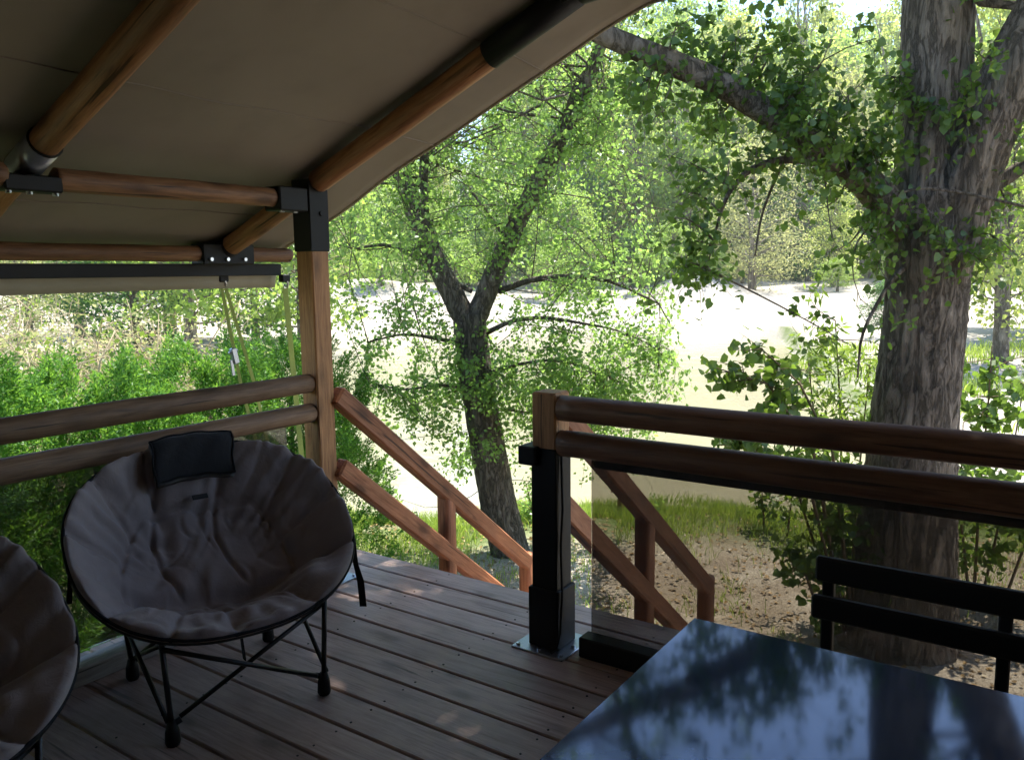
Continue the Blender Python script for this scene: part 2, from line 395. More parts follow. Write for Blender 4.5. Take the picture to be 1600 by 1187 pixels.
t = NT('silty_water'); v = t.coords(rnd=False, scale=(1, 1, 1))
n1 = t.noise(v, 5.5, 4, .6); n2 = t.noise(v, 1.1, 3); n3 = t.noise(v, .12, 3)
c = t.mix(n3, (.28, .255, .17), (.39, .355, .24))
p = t.bsdf(c, .03, .7, 0, t.bump(t.math('ADD', n1, t.math('MULTIPLY', n2, 2.4)), .22, .045)); p.inputs['IOR'].default_value = 1.33
us2 = np.array([6, 9, 12, 20, 30, 46.0]); vs2 = np.linspace(-16, 24, 9)
U2, V2 = np.meshgrid(us2, vs2, indexing='ij'); P2 = U2[..., None]*FH + V2[..., None]*VH; P2[..., 2] = WATER_Z
I = np.arange(U2.size).reshape(U2.shape); F = np.stack([I[:-1, :-1], I[1:, :-1], I[1:, 1:], I[:-1, 1:]], -1).reshape(-1, 4)
tag(link('pond_water', fast_mesh('pond_water', P2.reshape(-1, 3), F), t.m), 'pale silty pond water', kind='structure')

# ------------------------------------------------------------------ deck
PITCH = .1695
X0, X1 = -3.34, 2.4
deck = empty('wooden_deck', (0, 0, 0)); tag(deck, 'raised larch deck of long parallel boards', kind='structure')
pm = MB().box((-(X1-X0)/2, -.079, -.028), ((X1-X0)/2, .079, 0), .004)
pme = bpy.data.meshes.new('plank'); pme.from_pydata(pm.v, [], pm.f); pme.materials.append(M['plank'])
y = 3.2 - PITCH/2; k = 0
while y > -1.7:
    o = bpy.data.objects.new('plank', pme); COL.objects.link(o); o.parent = deck
    o.location = ((X0+X1)/2 + random.uniform(-.008, .008), y, -.0015*random.random()); o.rotation_euler = (random.uniform(-.004, .004), 0, 0); y -= PITCH; k += 1
m = MB()
for x in np.arange(-3.2, 2.4, .6): m.box((x-.03, -1.7, -.19), (x+.03, 3.12, -.032))
m.build('joists', M['rail_y'], deck)
MB().box((X0, 3.125, -.2), (X1, 3.165, -.032)).build('fascia_board', M['rail_x'], deck)
m = MB()
for x in (-3.2, -1.7, .0, 1.6):
    for yy in (-1.4, .8, 3.0): m.box((x-.07, yy-.07, -1.3), (x+.07, yy+.07, -.19))
m.build('deck_stilts', M['log_z'], deck)
sm_ = MB()
for yy in np.arange(3.2 - PITCH/2, -.2, -PITCH):
    for x in np.arange(-3.2, 1.0, .6):
        for s_ in (-.05, .05):
            sm_.tube([(x, yy+s_, -.004), (x, yy+s_, .0008)], .0045, 6)
o = sm_.build('screws', M['black'], deck); o['kind'] = 'stuff'

# ------------------------------------------------------------------ tent: frame and canvas
LX, PY = -3.09, 2.775
tent = empty('safari_tent', (LX, PY, 0), 'canvas tent roof on pine log rafters and a wooden corner post', 'tent')
SL = .413
def roof_z(X): # underside line of the rafters' axis
    return 1.965 + SL*(X - LX)
RIDGE_X = -1.62
RY = [2.775, 1.486, .2, -1.08]
for i, ry in enumerate(RY):
    a = np.array([LX + .06, ry, roof_z(LX + .06)]); b = np.array([RIDGE_X, ry, roof_z(RIDGE_X)])
    MB().log(a, b, .054).build('rafter', M['rafter'], tent, True)
    a2 = np.array([-3.80, ry, roof_z(-3.80)]); b2 = np.array([LX - .06, ry, roof_z(LX - .06)])
    MB().log(a2 + (b2-a2)*.12, b2, .052).build('rafter', M['rafter'], tent, True)
    d = nrm(b - a)
    sl_ = MB().tube([a2 - d*.02, a2 + (b2-a2)*.14], .056, 20).build('rafter_sleeve', M['steel'] if i else M['black'], tent, True)
    if i: MB().tube([a - d*.13, a + d*.06], .0585, 20).build('rafter_sleeve', M['steel'], tent, True); MB().tube([a + d*.06, a + d*.066], .0598, 20).build('sleeve_rim', M['black'], tent, True)
    # upper elbow and the flatter top rafter
    e = b + np.array([.55, 0, .055]); g = np.array([.3, ry, roof_z(RIDGE_X) + .16])
    MB().tube([b - d*.42, b + d*.02], .0565, 20).build('elbow_sleeve', M['black'], tent, True)
    MB().tube([b + np.array([.02, 0, .012]), e], .0575, 20).build('elbow_sleeve', M['black'], tent, True)
    bb = MB().beam(b + np.array([-.02, -.062, .0]), b + np.array([.10, -.062, .03]), .01, .10).build('elbow_plate', M['black'], tent)
    MB().log(b + np.array([.3, 0, .03]), g, .054).build('rafter', M['log_x'], tent, True)
    MB().log(g, (2.6, ry, 1.72), .054).build('rafter', M['log_x'], tent, True)
# purlin along the rail line and log along the eave
for ya, yb in ((1.56, PY - .2), (.28, 1.39), (-1.0, .10)):
    MB().log((LX, ya, 1.905), (LX, yb, 1.905), .043).build('purlin', M['log_y'], tent, True)
for ry in RY[1:]:
    MB().box((LX-.044, ry-.11, 1.852), (LX+.044, ry+.09, 1.91), .006).build('purlin_bracket', M['black'], tent)
    for q in (-.09, -.02, .07): MB().tube([(LX+.02, ry+q, 1.842), (LX+.02, ry+q, 1.853)], .011, 8).build('bolt', M['bolt'], tent)
EZ = 1.665
for ya, yb in ((2.9, 3.2), (1.63, 2.62), (.35, 1.35), (-.95, .06)):
    MB().log((-3.77, ya, EZ), (-3.77, yb, EZ), .040).build('eave_log', M['log_y'], tent, True)
for ry in RY:
    MB().box((-3.825, ry-.17, EZ-.056), (-3.715, ry+.15, EZ+.05), .006).build('eave_bracket', M['black'], tent)
    for q in (-.13, -.03, .08): MB().tube([(-3.712, ry+q, EZ-.03), (-3.70, ry+q, EZ-.03)], .010, 8).build('bolt', M['bolt'], tent)
MB().box((-3.86, -1.3, 1.548), (-3.82, 3.19, 1.612), .003).build('valance_shade_strip', M['black'], tent)  # black strip stands for the shaded upper band of the valance

# corner post: wood with a black steel head
HW = .056
post = MB().box((LX-HW, PY-HW, .006), (LX+HW, PY+HW, 1.69), .007).build('corner_post', M['log_z'], tent)
MB().box((LX-HW-.005, PY-HW-.005, 1.66), (LX+HW+.005, PY+HW+.005, 2.0), .004).build('post_head', M['black'], tent)
MB().box((LX-.057, PY-.23, 1.845), (LX+.057, PY-HW-.006, 1.955), .006).build('purlin_bracket', M['black'], tent)
for p_ in ((LX+HW+.005, PY+.01, 1.84), (LX+HW+.005, PY-.02, 1.965), (LX+HW+.005, PY+.03, 1.965)):
    MB().tube([p_, (p_[0]+.008, p_[1], p_[2])], .012, 8).build('bolt', M['bolt'] if p_[2] > 1.9 else M['black'], tent)
for p_ in ((LX+.02, PY-.19, 1.838), (LX+.02, PY-.11, 1.838), (LX-.02, PY-.062, 1.85)):
    MB().tube([p_, (p_[0], p_[1], p_[2]+.012)], .011, 8).build('bolt', M['bolt'], tent)
bp = MB().box((LX-.12, PY-.12, .0005), (LX+.12, PY+.12, .008), .002).build('base_plate', M['steel'], tent)
for sx in (-1, 1):
    for sy in (-1, 1): MB().tube([(LX+sx*.098, PY+sy*.098, .007), (LX+sx*.098, PY+sy*.098, .016)], .010, 6).build('bolt', M['bolt'], tent)
MB().box((LX-HW-.006, PY-HW-.006, .008), (LX+HW+.006, PY+HW+.006, .20), .004).build('post_shoe', M['black'], tent)

# canvas: one sheet over the rafters, hung over the front by an arm's length, its edge hemmed
prof = [(-3.90, roof_z(-3.90)+.057), (-3.5, roof_z(-3.5)+.06), (-3.09, roof_z(-3.09)+.063), (-2.6, roof_z(-2.6)+.063), (-2.1, roof_z(-2.1)+.062), (-1.72, roof_z(-1.72)+.057),
        (-1.52, roof_z(-1.62)+.085), (-1.3, roof_z(-1.62)+.11), (-.7, roof_z(-1.62)+.165), (.3, roof_z(-1.62)+.235), (1.4, 2.34), (2.75, 1.74)]
xs = np.interp(np.linspace(0, len(prof)-1, 67), range(len(prof)), [p[0] for p in prof])
zs = np.interp(xs, [p[0] for p in prof], [p[1] for p in prof])
ys = np.linspace(-1.35, 3.23, 72)
XX, YY = np.meshgrid(xs, ys, indexing='ij'); ZZ = np.repeat(zs[:, None], len(ys), 1)
ph = ((YY - RY[0]) / 1.283) % 1.0
bil = np.sin(PI*ph)**2 * np.clip((XX + 3.9)/.5, 0, 1) * np.where(YY > RY[0], 0, 1)
ZZ = ZZ + bil*(.010 + .014*np.sin(XX*2.7)) + .004*np.sin(XX*9 + YY*5) + .003*np.sin(YY*13 - XX*4)
ZZ = ZZ + np.where(YY > RY[0], -.02*((YY-RY[0])/.45)**2, 0) + np.where(YY > 3.0, .006*np.sin(XX*6), 0)
Vv = np.stack([XX, YY, ZZ], -1).reshape(-1, 3); I = np.arange(len(Vv)).reshape(XX.shape)
F = np.stack([I[:-1, :-1], I[1:, :-1], I[1:, 1:], I[:-1, 1:]], -1).reshape(-1, 4)
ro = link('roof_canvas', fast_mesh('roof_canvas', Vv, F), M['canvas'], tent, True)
md = ro.modifiers.new('thick', 'SOLIDIFY'); md.thickness = .004; md.offset = 1
edge = np.stack([xs, np.full_like(xs, 3.23), ZZ[:, -1]], -1)
MB().tube(edge[:-2], .009, 8).build('roof_hem', M['valance'], tent, True)
for xsm in (-2.72, -2.05, -3.52):     # stitched seams that run along the roof
    j = int(np.argmin(abs(xs - xsm)))
    MB().tube([(xs[j], yy, ZZ[j, q] - .0015) for q, yy in enumerate(ys)], .0035, 6).build('roof_seam', M['canvas'], tent, True)
nvs = 90; yv = np.linspace(-1.3, 3.2, nvs); vv = []; ff = []
for i, yy in enumerate(yv):
    xo = .012*math.sin(yy*5.1) + .006*math.sin(yy*12)
    for (dx, z) in ((-.012, 1.615), (-.02, 1.56), (-.03, 1.52), (-.035, 1.478 + .003*math.sin(yy*3))): vv.append((-3.86 + dx + xo*(1.615-z)/.14, yy, z))
for i in range(nvs-1):
    for j in range(3): ff.append((i*4+j, (i+1)*4+j, (i+1)*4+j+1, i*4+j+1))
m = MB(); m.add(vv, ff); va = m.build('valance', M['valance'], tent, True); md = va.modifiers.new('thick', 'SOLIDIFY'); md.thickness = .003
# tent front wall behind the sitting place
m = MB(); vv = []; ff = []; n = 60
for i in range(n):
    x = -3.15 + 5.6*i/(n-1); yy = -1.1 + .03*math.sin(x*7) + .015*math.sin(x*17)
    vv += [(x, yy, 0.0), (x, yy, 1.0), (x, yy, float(np.interp(x, [p[0] for p in prof], [p[1] for p in prof])) - .03)]
for i in range(n-1):
    for j in range(2): ff.append((i*3+j, (i+1)*3+j, (i+1)*3+j+1, i*3+j+1))
m.add(vv, ff); bw = m.build('tent_wall', M['canvas'], tent, True); md = bw.modifiers.new('thick', 'SOLIDIFY'); md.thickness = .004

m = MB(); vv = []; ff = []; n = 50  # unseen canvas sheet added at the right to cut the light inside
for i in range(n):
    yy = -1.1 + 3.7*i/(n-1); x = 2.45 + .03*math.sin(yy*8) + .015*math.sin(yy*19); vv += [(x, yy, 0.0), (x, yy, .9), (x, yy, 1.86)]
for i in range(n-1):
    for j in range(2): ff.append((i*3+j, (i+1)*3+j, (i+1)*3+j+1, i*3+j+1))
m.add(vv, ff); bw = m.build('side_light_blocker', M['canvas'], tent, True); md = bw.modifiers.new('thick', 'SOLIDIFY'); md.thickness = .004

# ------------------------------------------------------------------ railings
RX, RYY = -1.735, 2.785
lr = empty('log_railing', (LX, 1.0, 0), 'log railing with clear panel behind the round chairs', 'railing', 'deck railings')
MB().log((LX-.0, -1.0, 1.016), (LX, PY-.045, 1.016), .05, rings=26).build('rail', M['rail_y'], lr, True)
MB().log((LX-.0, -1.0, .866), (LX, PY-.045, .866), .05, rings=26).build('rail', M['rail_y'], lr, True)
MB().box((LX-.05, -1.0, .10), (LX-.044, 2.60, .83)).build('clear_panel', M['glass'], lr)
MB().box((LX-.06, -1.0, .0), (LX+.045, PY-.13, .072), .005).build('kick_board', M['kick'], lr)
for yy in (.9, 2.2): MB().box((LX-.066, yy-.02, .06), (LX-.03, yy+.02, .13), .003).build('panel_clamp', M['black'], lr)

rr = empty('log_railing', (RX, RYY, 0), 'log railing with clear panel behind the dark table', 'railing', 'deck railings')
MB().box((RX-.057, RYY-.057, .84), (RX+.057, RYY+.057, 1.072), .008).build('post_top', M['log_z'], rr, label='brown wooden head of the black post')
MB().box((RX-.060, RYY-.060, .008), (RX+.060, RYY+.060, .845), .005).build('post', M['black'], rr)
MB().box((RX-.072, RYY-.072, .008), (RX+.072, RYY+.072, .26), .005).build('post_shoe', M['black'], rr)
MB().box((RX-.105, RYY-.09, .775), (RX-.02, RYY+.03, .852), .006).build('post_clamp', M['black'], rr)
MB().box((RX-.125, RYY-.125, .0005), (RX+.125, RYY+.125, .0085), .002).build('base_plate', M['steel'], rr)
for sx in (-1, 0, 1):
    for sy in (-1, 0, 1):
        if sx or sy:
            p_ = (RX+sx*.103, RYY+sy*.103); MB().tube([(*p_, .008), (*p_, .018)], .009, 6).build('bolt', M['bolt'], rr)
MB().log((RX+.057, RYY-.02, 1.012), (2.35, RYY-.02, 1.012), .052, rings=26).build('rail', M['rail_x'], rr, True)
MB().log((RX+.057, RYY-.02, .868), (2.35, RYY-.02, .868), .052, rings=26).build('rail', M['rail_x'], rr, True)
MB().box((RX+.17, RYY+.032, .05), (2.33, RYY+.038, .838)).build('clear_panel', M['glass'], rr)
MB().box((RX+.17, RYY+.044, .765), (2.33, RYY+.078, .822), .004).build('panel_batten', M['rail_x'], rr)
MB().box((RX+.155, RYY-.05, .0), (2.35, RYY+.028, .085), .005).build('kick_board', M['dark_slat'], rr)
MB().box((2.28, RYY-.057, .0), (2.39, RYY+.057, 1.75), .007).build('end_post', M['log_z'], rr)
cab = [(RX+.066, RYY-.03, .84), (RX+.075, RYY-.035, .6), (RX+.069, RYY-.04, .45), (RX+.08, RYY-.05, .25), (RX+.082, RYY-.07, .09), (RX+.075, RYY-.085, .03), (RX+.06, RYY-.11, .014)]
MB().tube(cab, .005, 8).build('cable', M['strap_black'], rr, True)

# ------------------------------------------------------------------ stairs
st = empty('wooden_staircase', (-2.4, 3.2, 0), 'reddish timber steps with handrails down to the grass', 'staircase')
for (x, top, bot) in ((LX+.055, (.955, -.455), (.585, -.62)), (RX, (.995, -.35), (.600, -.58))):
    ya, yb = PY + .06, 4.56
    sl1 = (top[1]-top[0])/(yb-ya)
    for (za, zb, ye) in ((top[0], top[1], yb), (bot[0], bot[1], 4.30)):
        MB().beam((x, ya, za), (x, ye, zb), .072, .098, bev=.010).build('handrail' if ye == yb else 'lower_rail', M['stair_rail'], st)
    for yp, ex in ((3.70, .02), (4.56, .06)):
        zt = top[0] + sl1*(yp-ya) + ex; zg = float(ground_z((x, yp))) - .05
        MB().tube([(x-.01, yp, zg), (x-.01, yp, zt), (x-.01, yp, zt+.012)], [.046, .046, .040], 24, sq=1.0).build('newel_post', M['stair_post'], st, True)
    MB().beam((x - .07*(1 if x > -2 else -1), 3.19, -.17), (x - .07*(1 if x > -2 else -1), 4.50, -1.15), .05, .2).build('stringer', M['stair'], st)
for i in range(5):
    yy = 3.25 + .24*i; zz = -.19*(i+1)
    MB().box((LX+.16, yy, zz-.04), (RX-.10, yy+.26, zz), .005).build('tread', M['plank'], st)

# ------------------------------------------------------------------ guy straps
def strap(label, a, b, wd, double, buckle):
    a = np.array(a); b = np.array(b); o = empty('guy_strap', tuple(b), label, 'strap', 'green guy straps')
    side = np.array([0, 1.0, 0]); d = nrm(b - a); side = nrm(side - d*side.dot(d))
    hk = MB(); hk.tube([a + [0, 0, .06], a + [.012, 0, .035], a + [.014, .012, .005], a + [0, .02, -.015], a + [-.012, .004, 0]], .007, 8); hk.build('hook', M['bolt'], o, True)
    MB().box(tuple(a + [-.02, -.03, .015]), tuple(a + [.02, .03, .06]), .006).build('hook_plate', M['black'], o)
    if double:
        for sgn in (-1, 1):
            q0 = a + side*.012*sgn; q1 = a + (b-a)*.22 + side*.045*sgn; q2 = a + (b-a)*.62 + side*.02*sgn; q3 = b
            m = MB(); pts = [q0, q1, q2, q3]; vv = []; nn = nrm(np.cross(d, side))
            for p in pts: vv += [p - side*wd/2 - nn*.001, p + side*wd/2 - nn*.001, p + side*wd/2 + nn*.001, p - side*wd/2 + nn*.001]
            ff = []
            for i in range(3):
                for j in range(4): ff.append((i*4+j, i*4+(j+1) % 4, (i+1)*4+(j+1) % 4, (i+1)*4+j))
            ff += [(3, 2, 1, 0), (12, 13, 14, 15)]
            m.add(vv, ff); m.build('webbing', M['strap_green'], o)
    else:
        m = MB(); m.beam(a + d*.02, b, wd, .003, up=np.cross(d, side), bev=0); m.build('webbing', M['strap_green'], o)
    if buckle:
        c = a + (b-a)*buckle - side*.04
        m = MB(); m.beam(c, c + d*.09, .035, .03, up=(1, 0, 0), bev=.004); rb = m.build('ratchet', M['steel'], o)
        MB().tube([c + d*.02 - side*.03, c + d*.02 + side*.03], .009, 10).build('ratchet_axle', M['bolt'], rb, True)
        m = MB(); m.beam(c + d*.06 - side*.025, c + d*.15 - side*.035, .02, .008, up=(1, 0, 0), bev=.002); m.build('ratchet_handle', M['steel'], rb)
    MB().tube([b + [0, 0, .06], b - [0, 0, .25]], .012, 8).build('ground_peg', M['steel'], o, True)
    return o
p = np.array([-3.885, 3.43, 0]); p[2] = ground_z(p) + .0
strap('doubled green ratchet strap from the eave to the ground', (-3.885, 2.835, 1.50), p, .022, True, .13)
p = at_x(470, 700, -3.80); q = at_x(445, 445, -3.80); d = (p - q)/(q[2]-p[2]); e = q + d*(q[2]+1.13); e[2] = ground_z(e)
strap('flat green strap close beside the wooden corner post', q, e, .038, False, .0)

# ------------------------------------------------------------------ round chairs
def make_chair(loc, ang, label, RIM=(.504, .433, .667), tailstrap=True):
    a, b, tilt = RIM
    o = empty('moon_chair', (loc[0], loc[1], 0), label, 'chair', 'folding moon chairs on the deck')
    c0 = np.array([loc[0], loc[1], loc[2]])
    fw = np.array([math.cos(ang), math.sin(ang), 0]); lat = np.array([-math.sin(ang), math.cos(ang), 0])
    dn = fw*math.cos(tilt) + np.array([0, 0, -math.sin(tilt)]); nn = np.cross(dn, lat); nn *= np.sign(nn[2])
    # dish: t=0 front, lateral = sin
    NR, NA = 72, 264
    PW = 2/2.3
    def cs_(t_): return np.sign(np.cos(t_))*np.abs(np.cos(t_))**PW
    def sn_(t_): return np.sign(np.sin(t_))*np.abs(np.sin(t_))**PW
    T = np.linspace(0, 2*PI, NA, endpoint=False); R = np.linspace(0.0, 1, NR)
    RR, TT = np.meshgrid(R, T, indexing='ij')
    x = RR*cs_(TT)*b; y = RR*sn_(TT)*a
    depth = -.29*(1 - RR**3.0)                                    # bowl
    win = sm((.86 - np.abs(y)/a)/.35)
    seat = (.075*np.exp(-((x - .275 + .10*(y/a)**2)/.085)**2) - .055*np.exp(-((x - .10 - .02*np.sin(y*9))/.040)**2))*win   # stuffed seat roll, deep crease behind it
    rk = RNG
    pan = 11                                                      # gathered padded segments at the rim
    wv_ = TT*pan/2 + .45*np.sin(TT*3 + 1) + 1.3*(RR-.7)*np.sin(TT*2+.5)
    seg_ = np.abs(np.sin(wv_)); puff = .072*seg_**.36*sm((RR-.50)/.26)*(1 - .35*sm((RR - .93)/.07))
    puff = puff - .022*np.exp(-((RR - .62 - .025*np.sin(TT*5 + 2))/.022)**2)*(x < .12)
    vs_ = 0
    for yc, am in ((.115, -.026), (-.125, -.026)): vs_ = vs_ + am*np.exp(-((y - yc - .04*np.sin(x*9))/.011)**2)*sm((.08 - x)/.05)
    vs_ = vs_ + .020*np.cos(np.clip(y/.12, -1, 1)*PI/2)*sm((.05-x)/.1)
    wr = .007*np.sin(19*TT + 9*RR*np.sin(3*TT))*sm((RR-.35)/.3) + .005*np.sin(37*x + 15*y + 5*np.sin(11*y)) + .004*np.sin(29*y - 23*x + 4*np.sin(17*x))
    crease = 0
    for q in range(104):
        big_ = q < 16
        ta = rk.uniform(0, 2*PI); ra = rk.uniform(.25, .95); px, py = ra*math.cos(ta)*b, ra*math.sin(ta)*a
        th = ta + rk.normal()*(.7 if big_ else 1.2); L = rk.uniform(.12, .28) if big_ else rk.uniform(.03, .12); wdt = rk.uniform(.018, .036) if big_ else rk.uniform(.005, .014)
        du = (x-px)*math.cos(th) + (y-py)*math.sin(th); dv = -(x-px)*math.sin(th) + (y-py)*math.cos(th) + rk.normal()*.4*du*du/L
        crease = crease + (rk.choice([-1, .6])*rk.uniform(.012, .026) if big_ else rk.uniform(-.016, .007))*np.exp(-(du/L)**2 - (dv/wdt)**2)
    ring = 0; fold = seat; midp = vs_
    hgt = depth + (puff + ring + wr + crease + fold + midp)*(1 - sm((RR-.982)/.018))
    Pp = c0 + x[..., None]*dn + y[..., None]*lat + hgt[..., None]*nn
    Vv = Pp.reshape(-1, 3); I = np.arange(NR*NA).reshape(NR, NA); In = np.roll(I, -1, 1)
    F = np.stack([I[:-1], I[1:], In[1:], In[:-1]], -1).reshape(-1, 4)
    # underside
    Vb = (Pp - nn*(.018 + .02*(1-RR**6))[..., None]).reshape(-1, 3)
    Fb = np.stack([In[:-1], In[1:], I[1:], I[:-1]], -1).reshape(-1, 4) + NR*NA
    cu = link('cushion', fast_mesh('cushion', np.concatenate([Vv, Vb]), np.concatenate([F, Fb])), M['fabric'], o, True)
    rimp = [c0 + dn*b*cs_(t_) + lat*a*sn_(t_) for t_ in np.linspace(0, 2*PI, 81)]
    MB().tube(rimp, .0065, 8, cap=False).build('piping', M['strap_black'], cu, True)
    rimq = [c0 + dn*(b-.006)*cs_(t_) + lat*(a-.006)*sn_(t_) - nn*.026 for t_ in np.linspace(0, 2*PI, 81)]
    MB().tube(rimq, .010, 10, cap=False).build('rim_frame', M['tube_black'], o, True)
    # headrest pad hung over the top of the rim
    HWd = .155; rows = []
    for s_ in np.linspace(0, 1, 12):
        row = []
        for q in np.linspace(-1, 1, 18):
            bulge = .020*(1 - abs(2*s_-1)**3)*(1 - abs(q)**5)
            yy = q*HWd*(1 - .05*s_) + .005*math.sin(7*s_); xx = -b*math.sqrt(max(0, 1-(yy/a)**2)) + .002 + s_*.130
            hh = .050 + bulge*.8 - .07*s_*s_ - .03*s_ + .003*math.sin(q*9 + s_*5)
            row.append(c0 + dn*xx + lat*yy + nn*(hh + .016))
        rows.append(row)
    nrw = len(rows); ncl = len(rows[0]); vv = [p for r_ in rows for p in r_] + [p - nn*.03 for r_ in rows for p in r_]
    ff = [(i*ncl+j, i*ncl+j+1, (i+1)*ncl+j+1, (i+1)*ncl+j) for i in range(nrw-1) for j in range(ncl-1)]
    nb = nrw*ncl; ff += [tuple(nb + k for k in reversed(f)) for f in ff]
    bd = [j for j in range(ncl)] + [i*ncl+ncl-1 for i in range(1, nrw)] + [(nrw-1)*ncl+j for j in range(ncl-2, -1, -1)] + [i*ncl for i in range(nrw-2, 0, -1)]
    ff += [(bd[k], nb+bd[k], nb+bd[(k+1) % len(bd)], bd[(k+1) % len(bd)]) for k in range(len(bd))]
    m = MB(); m.add(vv, ff); hr = m.build('headrest', M['headrest'], o, True)
    MB().tube([p + nn*.002 for p in bd_pts(rows)], .004, 6).build('piping', M['strap_black'], hr, True)
    lo = c0 + dn*(-b*.60) + nn*(-.175+.05) + lat*.02
    m = MB(); m.beam(lo - lat*.03, lo + lat*.03, .022, .008, up=nn, bev=.002); m.build('maker_tab', M['headrest'], cu)
    # legs: four feet, two crossed pairs, uprights to the rim
    def loc2(f, l, z): return np.array([loc[0] + fw[0]*f + lat[0]*l, loc[1] + fw[1]*f + lat[1]*l, z])
    feet = {(1, -1): loc2(.27, -.27, 0), (1, 1): loc2(.27, .27, 0), (-1, -1): loc2(-.30, -.27, 0), (-1, 1): loc2(-.30, .27, 0)}
    def rimpt(f, l): # point of the rim frame in the dish plane
        th = math.atan2(l/a, f/b); return c0 + dn*(b-.006)*cs_(th) + lat*(a-.006)*sn_(th) - nn*.03
    tops = {(1, -1): rimpt(.36, -.26), (1, 1): rimpt(.36, .26), (-1, -1): rimpt(-.30, -.30), (-1, 1): rimpt(-.30, .30)}
    for k, ft in feet.items():
        tp = tops[k]; st_ = ft + [0, 0, .085]
        if k[0] == 1: up_ = tp
        else: up_ = tp
        MB().tube([st_ - [0, 0, .03], st_ + (up_ - st_)*.99], .0095, 10).build('leg', M['tube_black'], o, True)
        fo = MB(); fo.tube([ft + [0, 0, .001], ft + [0, 0, .012], ft + [0, 0, .05], ft + [0, 0, .085]], [.021, .025, .023, .014], 12)
        fo.build('foot', M['black'], o, True)
        kn = MB(); sd = nrm(fw*.6*k[0]*0 + lat*(-k[1])); kn.tube([ft + [0, 0, .07], ft + sd*.03 + [0, 0, .082]], .011, 8); kn.build('leg_joint', M['black'], o, True)
    for (k1, k2) in (((1, -1), (1, 1)), ((1, 1), (1, -1)), ((-1, -1), (-1, 1)), ((-1, 1), (-1, -1))):
        off = fw*(.012 if k1[1] > 0 else -.012)
        tgt = tops[k2]*.94 + feet[k2]*.06 if k1[0] == 1 else np.array([*(feet[k2] + (tops[k2]-feet[k2])*.5)[:2], .40])
        MB().tube([feet[k1] + [0, 0, .085] + off - lat*k1[1]*.03, tgt + off], .0085, 10).build('cross_bar', M['tube_black'], o, True)
    for l_ in (-1, 1):
        for k1, k2 in (((1, l_), (-1, l_)), ((-1, l_), (1, l_))):
            tgt = np.array([*(feet[k2] + (tops[k2]-feet[k2])*.6)[:2], .36])
            MB().tube([feet[k1] + [0, 0, .085] + lat*l_*.012*k1[0], tgt + lat*l_*.012*k1[0]], .0085, 10).build('cross_bar', M['tube_black'], o, True)
    # carry strap under the seat
    s0 = c0 + fw*(-.02) + lat*.06; s0[2] = .27
    m = MB(); m.beam(s0, (s0[0]+.01, s0[1]+.01, .085), .028, .004, up=tuple(lat), bev=0); m.build('hanging_strap', M['strap_black'], o)
    if tailstrap:
        r0 = c0 + lat*a*.985 + dn*.06
        pts = [r0, r0 + [.004, .02, -.10], r0 + [.012, .022, -.20], r0 + [.03, .028, -.27], r0 + [.045, .02, -.335], r0 + [.05, .018, -.37]]
        m = MB(); vv = []; ff = []; sd = nrm(np.array([.82, .55, 0]))
        for i, p in enumerate(pts):
            wd = .010 if i < 3 else .014
            vv += [p - sd*wd, p + sd*wd, p + sd*wd + FH*.004, p - sd*wd + FH*.004]
        for i in range(len(pts)-1):
            for j in range(4): ff.append((i*4+j, i*4+(j+1) % 4, (i+1)*4+(j+1) % 4, (i+1)*4+j))
        ff += [(3, 2, 1, 0), tuple((len(pts)-1)*4 + j for j in range(4))]
        m.add(vv, ff); m.build('tail_strap', M['strap_black'], o)
    r1 = c0 - lat*a*.99 + dn*.06
    m = MB(); m.beam(r1, r1 + [-.005, -.01, -.10], .016, .005, up=tuple(fw), bev=0); m.build('side_loop', M['strap_black'], o)
    return o
def bd_pts(rows):
    return list(rows[0]) + [r[-1] for r in rows[1:]] + list(reversed(rows[-1][:-1])) + [r[0] for r in reversed(rows[:-1])]
make_chair((-2.567, 1.793, .619), -.322, 'round taupe padded folding chair with black headrest beside the corner post')
make_chair((-2.442, .651, .615), .02, 'round taupe padded folding chair cut off by the picture edge, headrest out of sight', tailstrap=False)

# ------------------------------------------------------------------ table and bench
tb = empty('patio_table', (.15, 1.35, 0), 'dark glass topped patio table with glossy sky reflections', 'table')
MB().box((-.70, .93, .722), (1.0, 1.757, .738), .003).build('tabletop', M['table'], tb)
MB().box((-.69, .94, .690), (.99, 1.747, .7215), .004).build('table_frame', M['table_edge'], tb)
for x in (-.64, .94):
    for yy in (.99, 1.70): MB().box((x-.025, yy-.025, 0.0), (x+.025, yy+.025, .69), .004).build('leg', M['black'], tb)
bn = empty('garden_bench', (.1, 2.1, 0), 'black slatted bench back rising behind the dark table', 'bench')
BY = 2.20
bz = lambda y_: at_y(1280, y_, BY)[2]
MB().beam((-.535, BY, (bz(868)+bz(905))/2 - .0), (.80, BY, (bz(868)+bz(905))/2), .024, .068, bev=.006).build('back_slat', M['dark_slat'], bn)
MB().beam((-.540, BY-.012, (bz(928)+bz(960))/2), (.80, BY-.012, (bz(928)+bz(960))/2), .024, .064, bev=.006).build('back_slat', M['dark_slat'], bn)
for x in (-.505, -.095, .32, .735):
    MB().beam((x, BY+.026, .0), (x, BY+.02, .765), .03, .03, up=(0, 1, 0)).build('upright', M['dark_slat'], bn)
for q in range(4): MB().box((-.53, BY-.40+.1*q, .425), (.79, BY-.32+.1*q, .447), .004).build('seat_slat', M['dark_slat'], bn)
for x in (-.505, .735):
    MB().box((x-.016, BY-.39, 0), (x+.016, BY-.355, .425), .003).build('leg', M['dark_slat'], bn)
    MB().box((x-.015, BY-.353, .385), (x+.015, BY+.008, .424), .003).build('seat_support', M['dark_slat'], bn)

